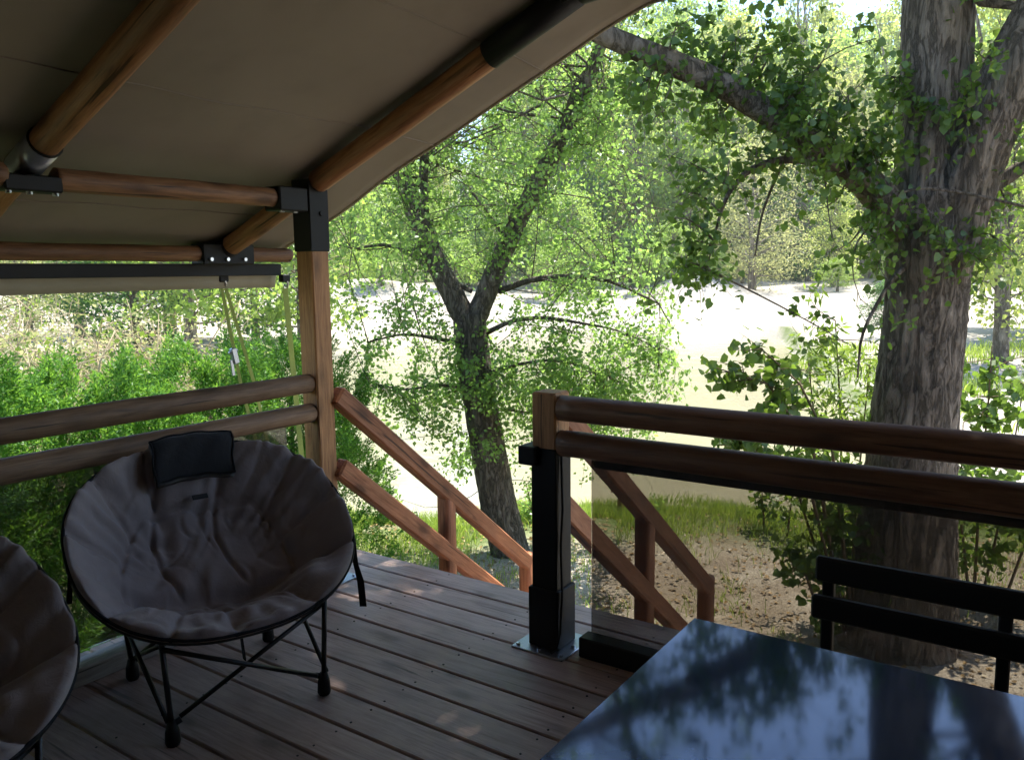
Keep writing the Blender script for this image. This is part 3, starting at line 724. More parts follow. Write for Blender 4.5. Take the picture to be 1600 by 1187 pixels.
# ------------------------------------------------------------------ foliage generators
def leaves_mesh(name, P, size, shape='heart', up=.35, dirs=None, fold=.25):
    """one quad pair (heart) or one quad (kite) for each leaf"""
    n = len(P); size = np.broadcast_to(np.asarray(size, float), (n,))
    N = nrm(RNG.normal(size=(n, 3)) + np.array([0, 0, up])); 
    D = RNG.normal(size=(n, 3)) + np.array([0, 0, -.7]) if dirs is None else dirs + RNG.normal(size=(n, 3))*.35
    D = nrm(D - N*(D*N).sum(1, keepdims=True)); S = np.cross(D, N)
    if shape == 'heart':
        prof = [(0, 0, 0), (-.46, .22, fold*.4), (-.36, .60, fold*.3), (0, 1, 0), (.36, .60, fold*.3), (.46, .22, fold*.4)]
        quads = [(0, 1, 2, 3), (0, 3, 4, 5)]
    elif shape == 'kite':
        prof = [(0, 0, 0), (-.36, .42, fold*.4), (0, 1, 0), (.36, .42, fold*.4)]; quads = [(0, 1, 2, 3)]
    elif shape == 'narrow':
        prof = [(0, 0, 0), (-.14, .45, .03), (0, 1, 0), (.14, .45, .03)]; quads = [(0, 1, 2, 3)]
    k = len(prof); V = np.empty((n, k, 3))
    for i, (a, b, c) in enumerate(prof): V[:, i] = P + size[:, None]*(S*a + D*b + N*c)
    F = (np.arange(n)[:, None, None]*k + np.array(quads)[None]).reshape(-1, 4)
    return fast_mesh(name, V.reshape(-1, 3), F)
def bez(a, b, sag=.0, n=6, bend=.12):
    a = np.array(a, float); b = np.array(b, float); L = np.linalg.norm(b-a); t = np.linspace(0, 1, n)[:, None]
    off = RNG.normal(size=3)*L*bend
    return a*(1-t) + b*t + np.sin(PI*t)*off + np.array([0, 0, -1])*sag*(t**2)*L
def spray(wood, base, tip, r, nleaf, spread, out, seg=5):
    """a twig with side shoots and leaves set along them"""
    pts = bez(base, tip, n=6); wood.tube(pts, np.linspace(r, r*.3, 6), seg, cap=False)
    L = np.linalg.norm(np.array(tip) - np.array(base)); ns = max(3, int(nleaf/12))
    for _ in range(ns):
        t = RNG.uniform(.25, 1.0); i = min(4, int(t*5)); p = pts[i] + (pts[i+1]-pts[i])*(t*5 - i)
        d = nrm(RNG.normal(size=3) + np.array([0, 0, -.25])); l_ = spread*RNG.uniform(.4, 1.1)
        q = bez(p, p + d*l_, sag=.25, n=4); wood.tube(q, np.linspace(r*.35, r*.12, 4), 4, cap=False)
        m_ = max(2, int(nleaf/ns)); tt = RNG.uniform(.15, 1.05, m_)*3
        ii = np.minimum(2, tt.astype(int)); fr = (tt-ii)[:, None]
        out.append(q[ii] + (q[ii+1]-q[ii])*fr + RNG.normal(size=(m_, 3))*.035)
def finish_tree(o, wood, wmat, leafpts, lmat, size, shape, up=.35):
    wood.build('trunk', wmat, o, True)
    P = np.concatenate(leafpts); sz = RNG.uniform(.45, 1.2, len(P))*size
    cr = link('crown', leaves_mesh('crown', P, sz, shape, up), lmat, o); cr['kind'] = 'stuff'
def limb(wood, spec, seg=14, jit=.03, sub=4, fat=1.0):
    pts = np.array([at(a, b, c) for a, b, c, _ in spec]); r = np.array([s[3] for s in spec])*fat
    t = np.arange(len(pts)); tt = np.linspace(0, len(pts)-1, (len(pts)-1)*sub+1)
    # smooth through the given points
    Q = np.stack([np.interp(tt, t, pts[:, k]) for k in range(3)], -1)
    for _ in range(2): Q[1:-1] = (Q[:-2] + 2*Q[1:-1] + Q[2:])/4
    rad = np.interp(tt, t, r)
    if seg >= 20:      # furrowed trunk: real ridges that wander and break as they climb
        n0 = len(wood.v); L = np.concatenate([[0], np.cumsum(np.linalg.norm(np.diff(Q, axis=0), axis=1))])
        k = int(max(len(Q), L[-1]/.035)); lt = np.linspace(0, L[-1], k); Q2 = np.stack([np.interp(lt, L, Q[:, c]) for c in range(3)], -1)
        r2 = np.interp(lt, L, rad); wood.tube(Q2, r2, 72)
        Vn = np.array(wood.v[n0:]).reshape(k, 72, 3); th = np.linspace(0, 2*PI, 72, endpoint=False)[None]; hh = lt[:, None]; o_ = seg*.37
        rid = np.abs(np.sin(th*9 + 1.4*np.sin(hh*3.1 + th*2 + o_) + .8*np.sin(hh*7.7 - th*3)))**.6 + .5*np.abs(np.sin(th*17 + 1.1*np.sin(hh*6.3 + o_) + hh*1.2))**.7
        lump = .05*np.sin(th*2 + hh*1.3 + o_) + .035*np.sin(th*3 - hh*2.1)
        Vn = Q2[:, None] + (Vn - Q2[:, None])*(1 + lump + .075*(rid - .95) + .012*RNG.normal(size=rid.shape))[..., None]
        wood.v[n0:] = [tuple(p) for p in Vn.reshape(-1, 3)]
    else: wood.tube(Q, rad, seg, jit=jit)
    return Q

# ------------------------------------------------------------------ the great poplar by the railing
D0 = 5.6
b0 = at(1400, 1047, D0); b0[2] = ground_z(b0)
big = empty('poplar_tree', tuple(b0), 'massive forked poplar with furrowed bark standing behind the right railing', 'tree')
W = MB(); LP = []
T0 = limb(W, [(1388, 1065, D0, .44), (1400, 1000, D0, .37), (1411, 900, D0, .325), (1424, 740, D0, .29), (1430, 640, D0, .275), (1438, 560, D0, .265), (1446, 470, D0, .262), (1450, 400, D0, .275), (1456, 340, D0, .27), (1460, 280, D0, .22)], 28, .025, 6)
T1 = limb(W, [(1448, 380, D0, .22), (1455, 300, D0, .22), (1460, 200, D0, .212), (1465, 100, D0, .205), (1467, 0, D0, .198), (1480, -180, D0+.2, .18), (1470, -420, D0+.3, .15), (1450, -700, D0+.5, .11), (1470, -1000, D0+.6, .05)], 24, .025, 5)
T2 = limb(W, [(1480, 400, D0-.05, .19), (1498, 320, D0-.1, .19), (1532, 220, D0-.2, .178), (1578, 120, D0-.3, .168), (1630, 20, D0-.35, .155), (1740, -180, D0-.4, .13), (1800, -400, D0-.3, .10), (1850, -650, D0, .05)], 22, .025, 5)
T3 = limb(W, [(1425, 385, D0-.05, .12), (1392, 322, D0-.1, .115), (1345, 278, D0-.15, .098), (1292, 240, D0-.2, .088), (1225, 192, D0-.25, .084), (1130, 132, D0-.3, .080), (1040, 95, D0-.35, .076), (960, 62, D0-.35, .066), (870, 20, D0-.3, .055), (760, -60, D0-.2, .035)], 14, .03, 4)
T4 = limb(W, [(1500, 320, D0, .06), (1560, 285, D0-.1, .05), (1620, 248, D0-.2, .045), (1720, 190, D0-.2, .03)], 10, .03)
T5 = limb(W, [(1345, 285, D0-.15, .034), (1300, 258, D0-.2, .030), (1250, 248, D0-.25, .028), (1205, 252, D0-.3, .024), (1165, 268, D0-.3, .020), (1135, 305, D0-.35, .014), (1118, 360, D0-.35, .008), (1105, 420, D0-.35, .005)], 8, .05)
T6 = limb(W, [(1380, 308, D0-.35, .010), (1440, 292, D0-.36, .010), (1500, 300, D0-.36, .011), (1600, 322, D0-.4, .010), (1700, 350, D0-.4, .006)], 6, .03)
T7 = limb(W, [(1240, 215, D0-.2, .012), (1190, 330, D0-.1, .008), (1180, 400, D0-.1, .006)], 6, .03)
T8 = limb(W, [(1410, 420, D0-.3, .02), (1390, 440, D0-.35, .014), (1345, 520, D0-.4, .01), (1340, 590, D0-.4, .006)], 6, .03)
def near_pt(Q, p): return Q[np.argmin(((Q-p)**2).sum(1))]
inframe = [(1068,250,70),(1052,310,40),(1085,375,60),(1062,405,80),(1072,440,50),(1045,345,30),(1100,205,60),(1140,250,50),(1180,230,60),(1090,60,70),(1020,110,60),(985,140,50),
    (1150,60,80),(1180,110,80),(1235,50,80),(1260,120,90),(1300,60,80),(1230,160,90),(1290,170,110),(1330,140,90),(1350,200,100),(1320,220,90),(1385,150,110),(1410,190,120),(1440,215,70),(1370,60,60),
    (1480,160,60),(1400,120,70),(1250,205,70),(1360,255,60),(1390,230,50),(1020,190,40),(990,200,40),(1130,170,50),(1275,330,30),(1300,372,35),(1345,395,45),(1375,420,45),(1360,360,50),(1290,395,20),
    (1470,350,60),(1440,330,35),(1490,395,30),(1560,360,50),(1590,400,60),(1545,420,40),(1580,330,50),(1530,385,40),(1345,470,30),(1330,540,25),(1520,150,40),(1560,60,40),(1590,210,40),(1505,60,30),(1100,120,60),(1200,30,60),(1060,30,50)]
ALL = np.concatenate([T1[:22], T2[:18], T3[4:], T5, T4])
for (px, py, n) in inframe:
    c = at(px, py, D0 - RNG.uniform(.0, .75)); s = near_pt(ALL, c)
    spray(W, s, c, .008, int(n*1.9), .30, LP)
# the upper crown, above the picture: it shades the deck
def crown_floor(p): return 2.2 + .62*max(0, p.dot(FH))     # the crown is bare low down and closes overhead
for Q, n in ((T1[22:], 95), (T2[18:], 70), (T3[33:], 6)):
    for _ in range(n):
        s = Q[RNG.integers(len(Q))]; d = nrm(RNG.normal(size=3)*[1, 1, .45] + [0, -.15, .28]); L = RNG.uniform(1.0, 3.2)
        e = s + d*L
        if e[2] < crown_floor(e): e[2] = crown_floor(e) + RNG.uniform(0, 1.8)
        pts = bez(s, e, n=6); W.tube(pts, np.linspace(.03, .012, 6), 6, cap=False)
        for _ in range(9):
            q = pts[RNG.integers(2, 6)]; tip = q + RNG.normal(size=3)*[.5, .5, .35]
            if tip[2] < crown_floor(tip) - .3: continue
            spray(W, q, tip, .010, 34, .34, LP, 4)
for _ in range(46):      # thin hanging sprays between the bare stems and the closed crown
    c = at(RNG.uniform(930, 1700), RNG.uniform(-520, -60), D0 + RNG.normal()*.35); s = near_pt(np.concatenate([T1[18:34], T2[14:30], T3[30:]]), c)
    spray(W, s, c, .008, 44, .30, LP, 4)
for _ in range(95):      # boughs added out of view to keep the sun off the deck
    e = np.array([RNG.uniform(-3.6, .5), RNG.uniform(3.9, 6.6), RNG.uniform(5.7, 8.6)]); s = T1[RNG.integers(26, len(T1))]
    pts = bez(s, e, n=6, bend=.08); W.tube(pts, np.linspace(.028, .010, 6), 6, cap=False)
    for _ in range(5): spray(W, pts[RNG.integers(3, 6)], e + RNG.normal(size=3)*.45, .008, 42, .34, LP, 4)
finish_tree(big, W, M['bark_big'], LP, M['leaf_big'], .054, 'heart', .5)

# ------------------------------------------------------------------ the slimmer forked tree by the water
D1 = 7.6
b1 = at(798, 890, D1); b1[2] = ground_z(b1)
mid = empty('poplar_tree', tuple(b1), 'slim forked tree with leafy skirt leaning beside the stairs', 'tree')
W = MB(); LP = []
K0 = limb(W, [(806, 905, D1, .24), (797, 860, D1, .205), (778, 790, D1, .19), (760, 690, D1, .172), (746, 600, D1, .165), (737, 530, D1, .165), (733, 490, D1, .16)], 20, .03, 5, .88)
K1 = limb(W, [(735, 510, D1, .12), (716, 478, D1, .115), (692, 430, D1, .108), (664, 372, D1+.05, .10), (642, 312, D1+.1, .09), (622, 262, D1+.15, .08), (596, 190, D1+.2, .07), (560, 60, D1+.3, .05), (540, -120, D1+.4, .025)], 14, .03, 4, .95)
K2 = limb(W, [(738, 510, D1, .12), (756, 468, D1, .115), (776, 418, D1-.05, .108), (800, 362, D1-.1, .10), (842, 282, D1-.15, .094), (880, 205, D1-.2, .084), (915, 130, D1-.25, .074), (955, 30, D1-.3, .06), (1000, -120, D1-.4, .04), (1020, -300, D1-.4, .02)], 14, .03, 4, .85)
K3 = limb(W, [(672, 400, D1, .055), (661, 330, D1+.1, .05), (662, 250, D1+.2, .042), (668, 150, D1+.3, .03), (690, 0, D1+.3, .015)], 10, .03)
K4 = limb(W, [(760, 520, D1, .026), (800, 500, D1-.2, .021), (850, 495, D1-.3, .017), (910, 505, D1-.4, .012), (965, 515, D1-.4, .008), (1030, 545, D1-.4, .005)], 8, .04)
K5 = limb(W, [(780, 455, D1, .03), (830, 436, D1-.2, .026), (890, 430, D1-.3, .02), (960, 440, D1-.4, .014), (1030, 475, D1-.4, .008)], 8, .04)
K6 = limb(W, [(690, 440, D1, .03), (650, 400, D1+.1, .022), (600, 380, D1+.2, .016), (550, 390, D1+.2, .008)], 8, .04)
K7 = limb(W, [(738, 455, D1, .025), (715, 445, D1, .02), (690, 425, D1, .014)], 7, .04)
K8 = limb(W, [(735, 540, D1, .025), (690, 530, D1-.2, .018), (630, 520, D1-.3, .012), (575, 535, D1-.3, .006)], 8, .04)
KA = limb(W, [(745, 590, D1, .022), (800, 570, D1-.2, .016), (870, 560, D1-.35, .011), (950, 585, D1-.4, .006)], 7, .04)
KB = limb(W, [(752, 640, D1, .020), (800, 640, D1+.1, .014), (850, 650, D1+.2, .009), (900, 640, D1+.2, .005)], 7, .04)
KC = limb(W, [(745, 610, D1, .020), (690, 600, D1-.2, .014), (630, 610, D1-.3, .008), (590, 600, D1-.3, .005)], 7, .04)
K9 = limb(W, [(795, 380, D1-.1, .02), (760, 330, D1-.1, .015), (730, 290, D1-.1, .01)], 7, .04)
ALL = np.concatenate([K0[12:], K1, K2, K3, K4, K5, K6, K8, KA, KB, KC])
low = []
for _ in range(150):     # leafy skirt round the lower trunk
    px = RNG.normal(780, 115); py = RNG.normal(620, 72)
    if px < 590 and py > 640: continue
    if px > 1050 or px < 560 or py > 770 or py < 500: continue
    low.append((px, py, 92))
for _ in range(80):
    px = RNG.uniform(850, 1045); py = RNG.uniform(470, 690); low.append((px, py, 74))
for (px, py, n) in low:
    c = at(px, py, D1 - RNG.uniform(-.7, .7)); s = near_pt(ALL, c + RNG.normal(size=3)*[.35, .35, .25] + [0, 0, .15])
    spray(W, s, c, .0042, n, .24, LP, 4)
for _ in range(270):    # airy crown up both stems
    px = RNG.uniform(490, 1010); py = RNG.uniform(30, 470); 
    if abs(px - 735) < 60 and py > 400: continue
    c = at(px, py, D1 + RNG.normal()*.7); s = near_pt(ALL, c + RNG.normal(size=3)*.4)
    spray(W, s, c, .006, 74, .28, LP, 4)
for Q in (K1[16:], K2[20:], K3[8:]):
    for _ in range(26):
        s = Q[RNG.integers(len(Q))]; e = s + RNG.normal(size=3)*[.9, .9, .7] + [0, 0, .4]; spray(W, s, e, .012, 70, .4, LP, 4)
finish_tree(mid, W, M['bark_mid'], LP, M['leaf_mid'], .050, 'kite', .4)

# ------------------------------------------------------------------ shrubs round the great trunk
def shrub(label, stems, leafm, size, shape, nleaf, spread, name='leafy_shrub', group=None, cat='shrub', wm='twig'):
    """stems: list of pixel polylines (px, py, D) from root to tip"""
    r0 = at(*stems[0][0]); r0[2] = ground_z(r0); o = empty(name, tuple(r0), label, cat, group); W = MB(); LP = []
    for s in stems:
        p = np.array([at(*q) for q in s]); p[0][2] = ground_z(p[0]) - .03
        tt = np.linspace(0, len(p)-1, (len(p)-1)*4+1); Q = np.stack([np.interp(tt, range(len(p)), p[:, k]) for k in range(3)], -1)
        W.tube(Q, np.linspace(.014, .004, len(Q)), 6)
        for _ in range(int(len(Q)*1.4)):
            a = Q[RNG.integers(max(1, len(Q)//4), len(Q))]; e = a + RNG.normal(size=3)*[.8, .8, .35]*spread + [0, 0, spread*.15]
            spray(W, a, e, .004, nleaf, spread*.45, LP, 4)
    W.build('stems', M[wm], o, True); P = np.concatenate(LP)
    cr = link('foliage', leaves_mesh('foliage', P, RNG.uniform(.6, 1.15, len(P))*size, shape, .3), M[leafm], o); cr['kind'] = 'stuff'
    return o
shrub('pale feathery sapling leaning against the left of the great trunk', [[(1318, 960, 6.1), (1316, 780, 6.1), (1312, 620, 6.1), (1305, 500, 6.1)], [(1325, 960, 6.1), (1340, 760, 6.2), (1360, 560, 6.2)], [(1310, 960, 6.1), (1280, 720, 6.0), (1262, 560, 6.0)], [(1312, 960, 6.0), (1250, 780, 6.0), (1235, 640, 6.0)]],
      'leaf_bush', .085, 'narrow', 40, .30, 'ash_sapling')
shrub('dark leaved poplar shoots reaching over the pale water', [[(1330, 940, 5.6), (1270, 700, 5.5), (1200, 600, 5.4), (1120, 575, 5.3)], [(1330, 940, 5.6), (1260, 740, 5.5), (1190, 700, 5.4), (1150, 690, 5.4)], [(1340, 940, 5.6), (1300, 700, 5.5), (1250, 600, 5.5), (1190, 545, 5.5)]],
      'leaf_big', .075, 'heart', 12, .16, 'poplar_shoot')
shrub('shaded leafy bush at the left foot of the great trunk', [[(1320, 985, 5.7), (1300, 880, 5.7), (1285, 800, 5.7)], [(1330, 985, 5.6), (1335, 880, 5.6), (1330, 770, 5.6)], [(1300, 985, 5.6), (1260, 900, 5.6), (1245, 870, 5.6)]],
      'leaf_big', .07, 'heart', 22, .24, 'leafy_shrub')
shrub('leafy bush growing at the right foot of the great trunk', [[(1520, 960, 6.2), (1530, 780, 6.2), (1545, 620, 6.2), (1550, 540, 6.2)], [(1530, 960, 6.2), (1570, 780, 6.2), (1600, 600, 6.2)], [(1515, 960, 6.2), (1500, 800, 6.2), (1505, 660, 6.2)], [(1560, 960, 6.0), (1620, 800, 6.0), (1660, 680, 6)]],
      'leaf_big', .075, 'heart', 24, .30, 'leafy_shrub')
shrub('low sunlit plant at the water edge beyond the railing', [[(1195, 820, 8.2), (1190, 760, 8.2)], [(1230, 820, 8.0), (1240, 755, 8.0)]], 'leaf_bush', .07, 'heart', 16, .22, 'water_plant', cat='plant')
shrub('small bush by the shore right of the slim tree', [[(835, 850, 8.6), (830, 790, 8.6), (822, 755, 8.6)], [(845, 850, 8.6), (850, 800, 8.6)]], 'leaf_mid', .05, 'kite', 30, .2, 'leafy_shrub')

# ------------------------------------------------------------------ conifer hedge on the left
def conifer(name, pos, rad, ht, label, n=84000):
    pos = np.array(pos, float); pos[2] = ground_z(pos); o = empty(name, tuple(pos), label, 'shrub', 'conifers of the hedge')
    m = MB(); m.tube([pos, pos + [0, 0, ht*.5], pos + [0, 0, ht*.9]], [.05, .03, .01], 8); m.build('stem', M['twig'], o, True)
    k = 78; ns = n//k; th = RNG.uniform(0, 2*PI, ns); hz = RNG.uniform(.02, 1, ns)**.8
    prof = np.interp(hz, [0, .12, .5, .8, 1], [.82, 1, 1, .84, .30]); ph = RNG.uniform(0, 6, 3)
    lump = .95 + .20*np.sin(th*3 + hz*7 + ph[0]) + .16*np.sin(th*6 - hz*12 + ph[1]) + .06*np.sin(th*11 + hz*23 + ph[2])
    rr = rad*prof*lump*RNG.uniform(.62, 1.04, ns)**.6
    C = pos + np.stack([rr*np.cos(th), rr*np.sin(th), hz*ht*(1 + .05*np.sin(th*4 + ph[0]))], -1)
    outd = nrm(np.stack([np.cos(th), np.sin(th), .75 + hz*1.1], -1) + RNG.normal(size=(ns, 3))*.28)
    P = []; Dd = []
    for c, d in zip(C, outd):
        sd = nrm(np.cross(d, RNG.normal(size=3))); L = RNG.uniform(.13, .27)
        br = RNG.integers(0, 9, k); t0 = .1 + br/9*.8; side = np.where(br % 2, 1, -1); bl = (1 - t0*.7)*.10; q = RNG.uniform(0, 1, k)
        pos_ = c + d*((t0*L) + q*bl*.75)[:, None] + sd*(side*q*bl*.7)[:, None] + RNG.normal(size=(k, 3))*.004
        P.append(pos_); Dd.append(d*1.0 + sd*(side*.75)[:, None])
    P = np.concatenate(P); Dd = np.concatenate(Dd)
    cr = link('foliage', leaves_mesh('foliage', P, RNG.uniform(.022, .044, len(P)), 'narrow', .2, Dd), M['leaf_hedge'], o); cr['kind'] = 'stuff'
for i, (x, yy, r_, h_, lab) in enumerate(((-5.15, .9, .74, 1.98, 'bright feathery conifer of the hedge behind the cut off round chair'), (-5.1, 1.85, .76, 2.06, 'tallest bright green feathery conifer of the hedge'), (-5.2, 2.75, .72, 1.98, 'feathery conifer in the middle of the hedge'),
        (-5.25, 3.65, .74, 2.02, 'feathery conifer of the hedge seen behind the doubled strap'), (-5.36, 4.5, .68, 2.04, 'last dark conifer of the hedge behind the wooden corner post'))):
    conifer('conifer_shrub', (x, yy, 0), r_, h_, lab)

# ------------------------------------------------------------------ background trees: a few kinds, copied
def far_tree(kind, ht, rad, base, nclump, per, lmat, lsize, trunks=1, clr=.55, flat=1.0, bmat='bark_far', shape='kite'):
    o = bpy.data.objects.new(kind, None); COL.objects.link(o); W = MB(); P = []
    for k in range(trunks):
        dx = RNG.normal(size=2)*(.18 if trunks > 1 else 0); lean = RNG.normal(size=2)*.06*ht
        pts = np.array([[dx[0]*(1+2*t_) + lean[0]*t_*t_, dx[1]*(1+2*t_) + lean[1]*t_*t_, -.3 + t_*ht*.92] for t_ in np.linspace(0, 1, 9)])
        W.tube(pts, np.linspace(.022*ht*(.7 if trunks > 1 else 1)+.03, .02, 9), 9, jit=.05)
    for _ in range(nclump):
        z = RNG.uniform(base, 1); e = math.sin(PI*min(1, max(.12, ((z-base)/(1-base))**.75)))**.6
        th = RNG.uniform(0, 2*PI); q = RNG.uniform(.25, 1)**.6*rad*e*(1 + .25*math.sin(3*th + z*9))
        c = np.array([q*math.cos(th), q*math.sin(th), z*ht])
        if RNG.uniform() < .45: W.tube(bez((0, 0, max(.1*ht, z*ht*.8 - .3)), c, n=4), np.linspace(.05, .012, 4), 5, cap=False)
        P.append(c + RNG.normal(size=(per, 3))*np.array([clr, clr, clr*.62*flat])*RNG.uniform(.7, 1.3))
    W.build('trunk', M[bmat], o, True); P = np.concatenate(P)
    cr = link('crown', leaves_mesh('crown', P, RNG.uniform(.6, 1.2, len(P))*lsize, shape, .3), M[lmat], o); cr['kind'] = 'stuff'
    return o
KINDS = {
 'green': (far_tree('broadleaf_tree', 14, 4.2, .12, 150, 46, 'leaf_f1', .30), 'mid green broadleaf tree in the wood across the pond'),
 'yellow': (far_tree('poplar_tree', 17, 3.6, .10, 170, 44, 'leaf_f2', .28), 'tall yellow green poplar in the wood across the pond'),
 'willow': (far_tree('willow_tree', 10, 3.6, .08, 130, 60, 'leaf_f3', .26, 2, .6, 1.3, 'bark_far', 'narrow'), 'pale grey green willow in the wood across the pond'),
 'dark': (far_tree('broadleaf_tree', 11, 3.8, .05, 140, 48, 'leaf_f4', .28), 'dark green rounded tree in the wood across the pond'),
}
used = set()
def plant(kind, u, v, sc, label=None, cat='tree', group='trees of the wood across the pond', zs=1.0):
    src, lab = KINDS[kind]; p = put(u, v)
    if kind not in used: used.add(kind); o = src; o.location = p; o.rotation_euler = (0, 0, RNG.uniform(0, 6.28)); o.scale = (sc, sc, sc*zs)
    else: o = copy_tree(src, tuple(p), RNG.uniform(0, 6.28), (sc, sc, sc*zs))
    tag(o, label or lab, cat, group); return o
def scatter(rows):
    for ri, (u, v0, v1, step, smin, smax, kinds) in enumerate(rows):
        v = v0
        while v < v1:
            hl = 1.14 if v > 4 else .9 if v > 0 else .62 if v > -15 else .74
            kd = random.choice(kinds); lab = KINDS[kd][1].replace('in the wood', ['at the front edge of the wood', 'just behind the front edge of the wood', 'on the lower slope of the wood', 'on the crest of the wood'][ri])
            plant(kd, u + random.uniform(-2.2, 2.2), v + random.uniform(-1, 1), random.uniform(smin, smax)*hl, lab, zs=random.uniform(.95, 1.25)); v += step*random.uniform(.8, 1.25)
scatter([(63, -38, 44, 5.0, .75, 1.1, ['green', 'willow', 'yellow', 'willow', 'dark']),
         (72, -44, 52, 5.0, .9, 1.2, ['green', 'yellow', 'yellow', 'dark', 'willow']),
         (84, -50, 60, 5.6, 1.0, 1.3, ['yellow', 'green', 'yellow', 'green']),
         (100, -58, 72, 7.0, 1.1, 1.35, ['green', 'yellow'])])
# trees that stand out across the pond
plant('willow', 52.5, 15.4, .95, 'double trunked pale willow alone on the white sand bank', zs=.95)
plant('dark', 57, 9.0, .55, 'dark low tree behind the sand mound', zs=.7)
plant('green', 56, 4.0, .60, 'bright green bush tree at the edge of the sand', zs=.8)
plant('green', 58, -.5, .7, 'round green tree left of the bright bush tree on the sand', zs=.75)
plant('yellow', 55, 21.5, .5, 'small yellow green tree right of the double trunked willow', zs=.8)
plant('willow', 57, -13, .7, 'low grey willow at the left end of the sand bank', zs=.7)
plant('dark', 46, 21, .20, 'small dark bush on the sand beside the path', cat='bush', zs=.6)
plant('green', 50, 12.6, .22, 'low shaded bush on the sand mound', cat='bush', zs=.55)
for q in range(18):
    v_ = -26 + q*3.1 + random.uniform(-1, 1)
    plant(random.choice(['green', 'dark', 'willow', 'green']), random.choice([random.uniform(56, 61), random.uniform(50, 56) if not 11 < v_ < 20 else 58]), v_, random.uniform(.22, .42), 'low bush along the edge of the sand across the pond', 'bush', 'bushes along the far sand', random.uniform(.5, .75))
sp = at(970, 752, 9.2); sp[2] = ground_z(sp)
sg = empty('shore_sign', tuple(sp), 'small dark red board on a short post at the pond shore', 'sign')
MB().box(tuple(sp + [-.03, -.03, -.05]), tuple(sp + [.03, .03, .42]), .004).build('post', M['log_z'], sg)
t = NT('red_paint'); t.bsdf((.30, .05, .045), .6, .3)
MB().beam(sp - VH*.12 + [0, 0, .36] - FH*.045, sp + VH*.12 + [0, 0, .36] - FH*.045, .02, .13).build('board', t.m, sg)
# right bank, behind the great trunk
for (k, u, v, s, lab, z) in (('yellow', 22, 13.2, .55, 'slender sunlit tree on the grass to the right of the great trunk', 1.2), ('green', 30, 18, .75, 'bushy green tree far right behind the slender sunlit tree', 1.0),
                          ('yellow', 36, 24, .9, 'tall yellow tree rising at the right bank', 1.1), ('green', 27, 20.5, .8, 'broad green tree at the right bank edge', 1.1), ('dark', 34, 15.5, .28, 'low dark bush on the right bank', .6)):
    plant(k, u, v, s, lab, group='trees on the right bank', zs=z)
# left bank, beyond the hedge
for (k, u, v, s, lab, z) in (('green', 24, -9.4, .62, 'grey trunked tree beyond the hedge seen under the eave', 1.0), ('dark', 27, -12.4, .6, 'dark tree beyond the hedge at the left', .9), ('willow', 22, -14.5, .7, 'pale willow beyond the hedge at the far left', .9),
                          ('green', 30, -7.6, .8, 'green tree beyond the hedge nearest the pond', 1.0), ('dark', 33, -10.3, .7, 'dark tree behind the grey trunked tree', 1.0), ('yellow', 36, -15, .8, 'yellow green tree at the back left', .8),
                          ('green', 40, -21, .9, 'green tree at the far back left', .8), ('willow', 34, -20, .8, 'pale willow at the back left', .8)):
    plant(k, u, v, s, lab, group='trees on the left bank', zs=z)

def brush(pos, rad, ht, label, n=105, leafy=300, lm='leaf_f3'):
    pos = np.array(pos, float); pos[2] = ground_z(pos); o = empty('twiggy_shrub', tuple(pos), label, 'shrub', 'twiggy shrubs beyond the hedge'); W = MB(); P = []
    for _ in range(n):
        a = pos + RNG.normal(size=3)*[rad*.25, rad*.25, 0]; e = a + np.array([*RNG.normal(size=2)*rad*.6, ht*RNG.uniform(.45, 1.1)])
        q = bez(a, e, sag=.15, n=6, bend=.22); W.tube(q, np.linspace(.013, .004, 6), 4, cap=False)
        for _ in range(3):
            s = q[RNG.integers(2, 6)]; W.tube(bez(s, s + RNG.normal(size=3)*.3, n=4, bend=.3), np.linspace(.006, .003, 4), 3, cap=False)
        k = RNG.integers(2, 6, leafy//10); P.append(q[k] + RNG.normal(size=(len(k), 3))*.13)
    W.build('stems', M['drytwig'], o, True); P = np.concatenate(P)
    cr = link('foliage', leaves_mesh('foliage', P, RNG.uniform(.04, .09, len(P)), 'kite', .3), M[lm], o); cr['kind'] = 'stuff'
brush(uv(10.5, -6.6), 1.3, 2.3, 'straw coloured twiggy shrub left of the grey trunk')
brush(uv(10.0, -5.0), 1.1, 2.0, 'tangled dry shrub beyond the hedge below the doubled strap', lm='leaf_bush')
brush(uv(12.5, -8.2), 1.4, 2.6, 'olive brown twiggy shrub at the far left beyond the hedge', lm='leaf_bush')
brush(uv(14.0, -6.2), 1.2, 2.0, 'sparse twiggy shrub on the pale path behind the hedge')

# ------------------------------------------------------------------ grass, litter
def blades(name, label, U_, V_, hmin, hmax, mat, wd=.012):
    n = len(U_); P = U_[:, None]*FH + V_[:, None]*VH; P[:, 2] = height(U_, V_) - .01
    h = RNG.uniform(hmin, hmax, n); th = RNG.uniform(0, 2*PI, n); s = np.stack([np.cos(th), np.sin(th), 0*th], -1)
    ln = RNG.normal(size=(n, 3))*[.32, .32, 0]; tip = P + h[:, None]*(ln + [0, 0, 1]); md_ = P + h[:, None]*(ln*.3 + [0, 0, .55])
    Vv = np.stack([P - s*wd*.5, P + s*wd*.5, md_ + s*wd*.4, md_ - s*wd*.4, tip + s*.001, tip - s*.001], 1).reshape(-1, 3)
    F = (np.arange(n)[:, None, None]*6 + np.array([(0, 1, 2, 3), (3, 2, 4, 5)])[None]).reshape(-1, 4)
    o = link(name, fast_mesh(name, Vv, F), mat); tag(o, label, 'grass', kind='stuff'); return o
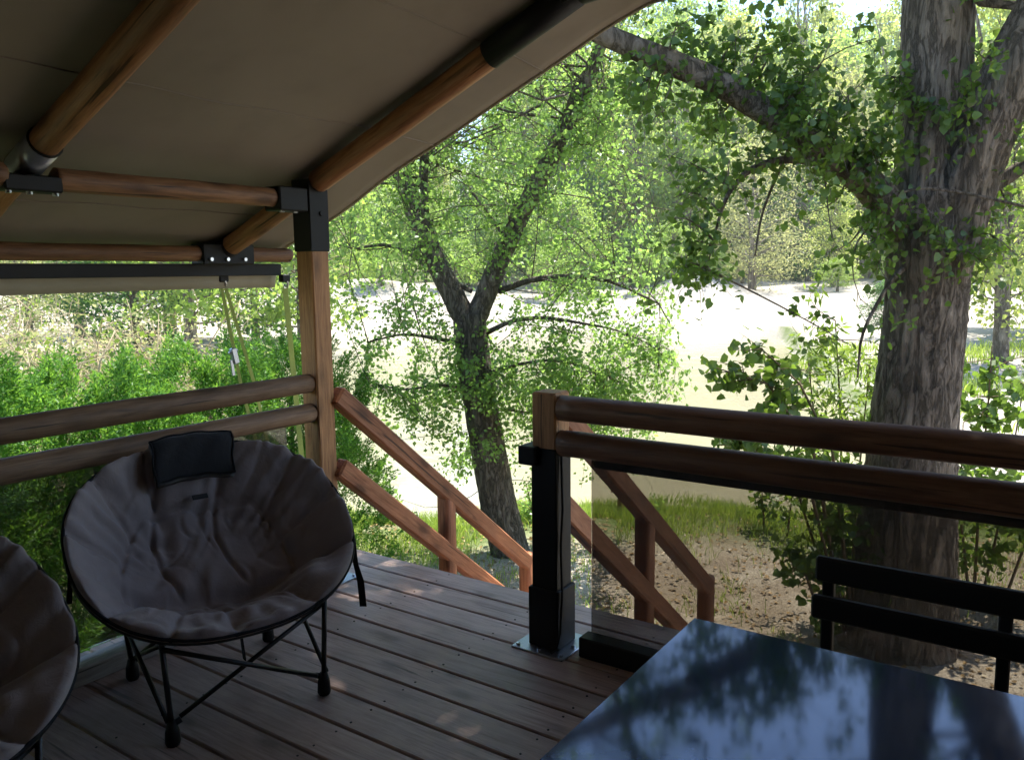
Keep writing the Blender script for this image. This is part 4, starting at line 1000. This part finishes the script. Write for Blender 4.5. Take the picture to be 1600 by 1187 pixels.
def gnoise(u, v): return np.sin(u*2.1+v*1.3) + np.sin(u*3.7-v*2.9+1) + np.sin(v*5.3+u*.7)
V_ = RNG.uniform(-5.5, 6.5, 62000); U_ = shore(V_) - np.abs(RNG.normal(size=62000))*1.05 + .15
k = (gnoise(U_, V_) > -1.1) & (U_ > 4.8); U_, V_ = U_[k], V_[k]
blades('grass', 'fresh green grass along the pond shore', U_, V_, .04, .16, M['grass'], .007)
V_ = RNG.uniform(-8, 6.5, 26000); U_ = RNG.uniform(5.6, 9.5, 26000); k = gnoise(U_, V_) + .5*np.where(V_ < -.5, 2, 0) > .75; U_, V_ = U_[k], V_[k]
blades('grass', 'short grass tufts scattered on the dry ground', U_, V_, .02, .11, M['grass'], .008)
V_ = RNG.uniform(8, 20, 9000); U_ = RNG.uniform(13, 26, 9000); k = (gnoise(U_*.4, V_*.4) > -.2); blades('grass', 'bright grass on the right bank behind the great trunk', U_[k], V_[k], .15, .4, M['grass'], .03)
V_ = RNG.uniform(-14, -4.8, 9000); U_ = RNG.uniform(9, 22, 9000); k = (gnoise(U_*.4, V_*.4) > -.3); blades('grass', 'tall pale grass beyond the hedge', U_[k], V_[k], .2, .6, M['grass'], .025)
n = 9000; U_ = RNG.uniform(4.3, 9.6, n); V_ = RNG.uniform(-5, 6.5, n); P = U_[:, None]*FH + V_[:, None]*VH; P[:, 2] = height(U_, V_) + .012
o = link('leaf_litter', leaves_mesh('leaf_litter', P, RNG.uniform(.018, .045, n), 'heart', 3.0), M['litter']); tag(o, 'dry fallen leaves lying on the shaded earth', 'leaves', kind='stuff')

# ------------------------------------------------------------------ haze added in place of lens glare
hz = MB().box((-260, -260, -3.2), (260, 430, 62)).build('haze', None); tag(hz, 'thin haze added over the pond to mimic lens glare', kind='stuff')
t = NT('air'); vp = t.n('VolumePrincipled'); vp.inputs['Density'].default_value = .0008; vp.inputs['Color'].default_value = (1, .99, .95, 1); vp.inputs['Anisotropy'].default_value = .6
t.l(vp.outputs[0], t.out.inputs['Volume']); hz.data.materials.append(t.m)
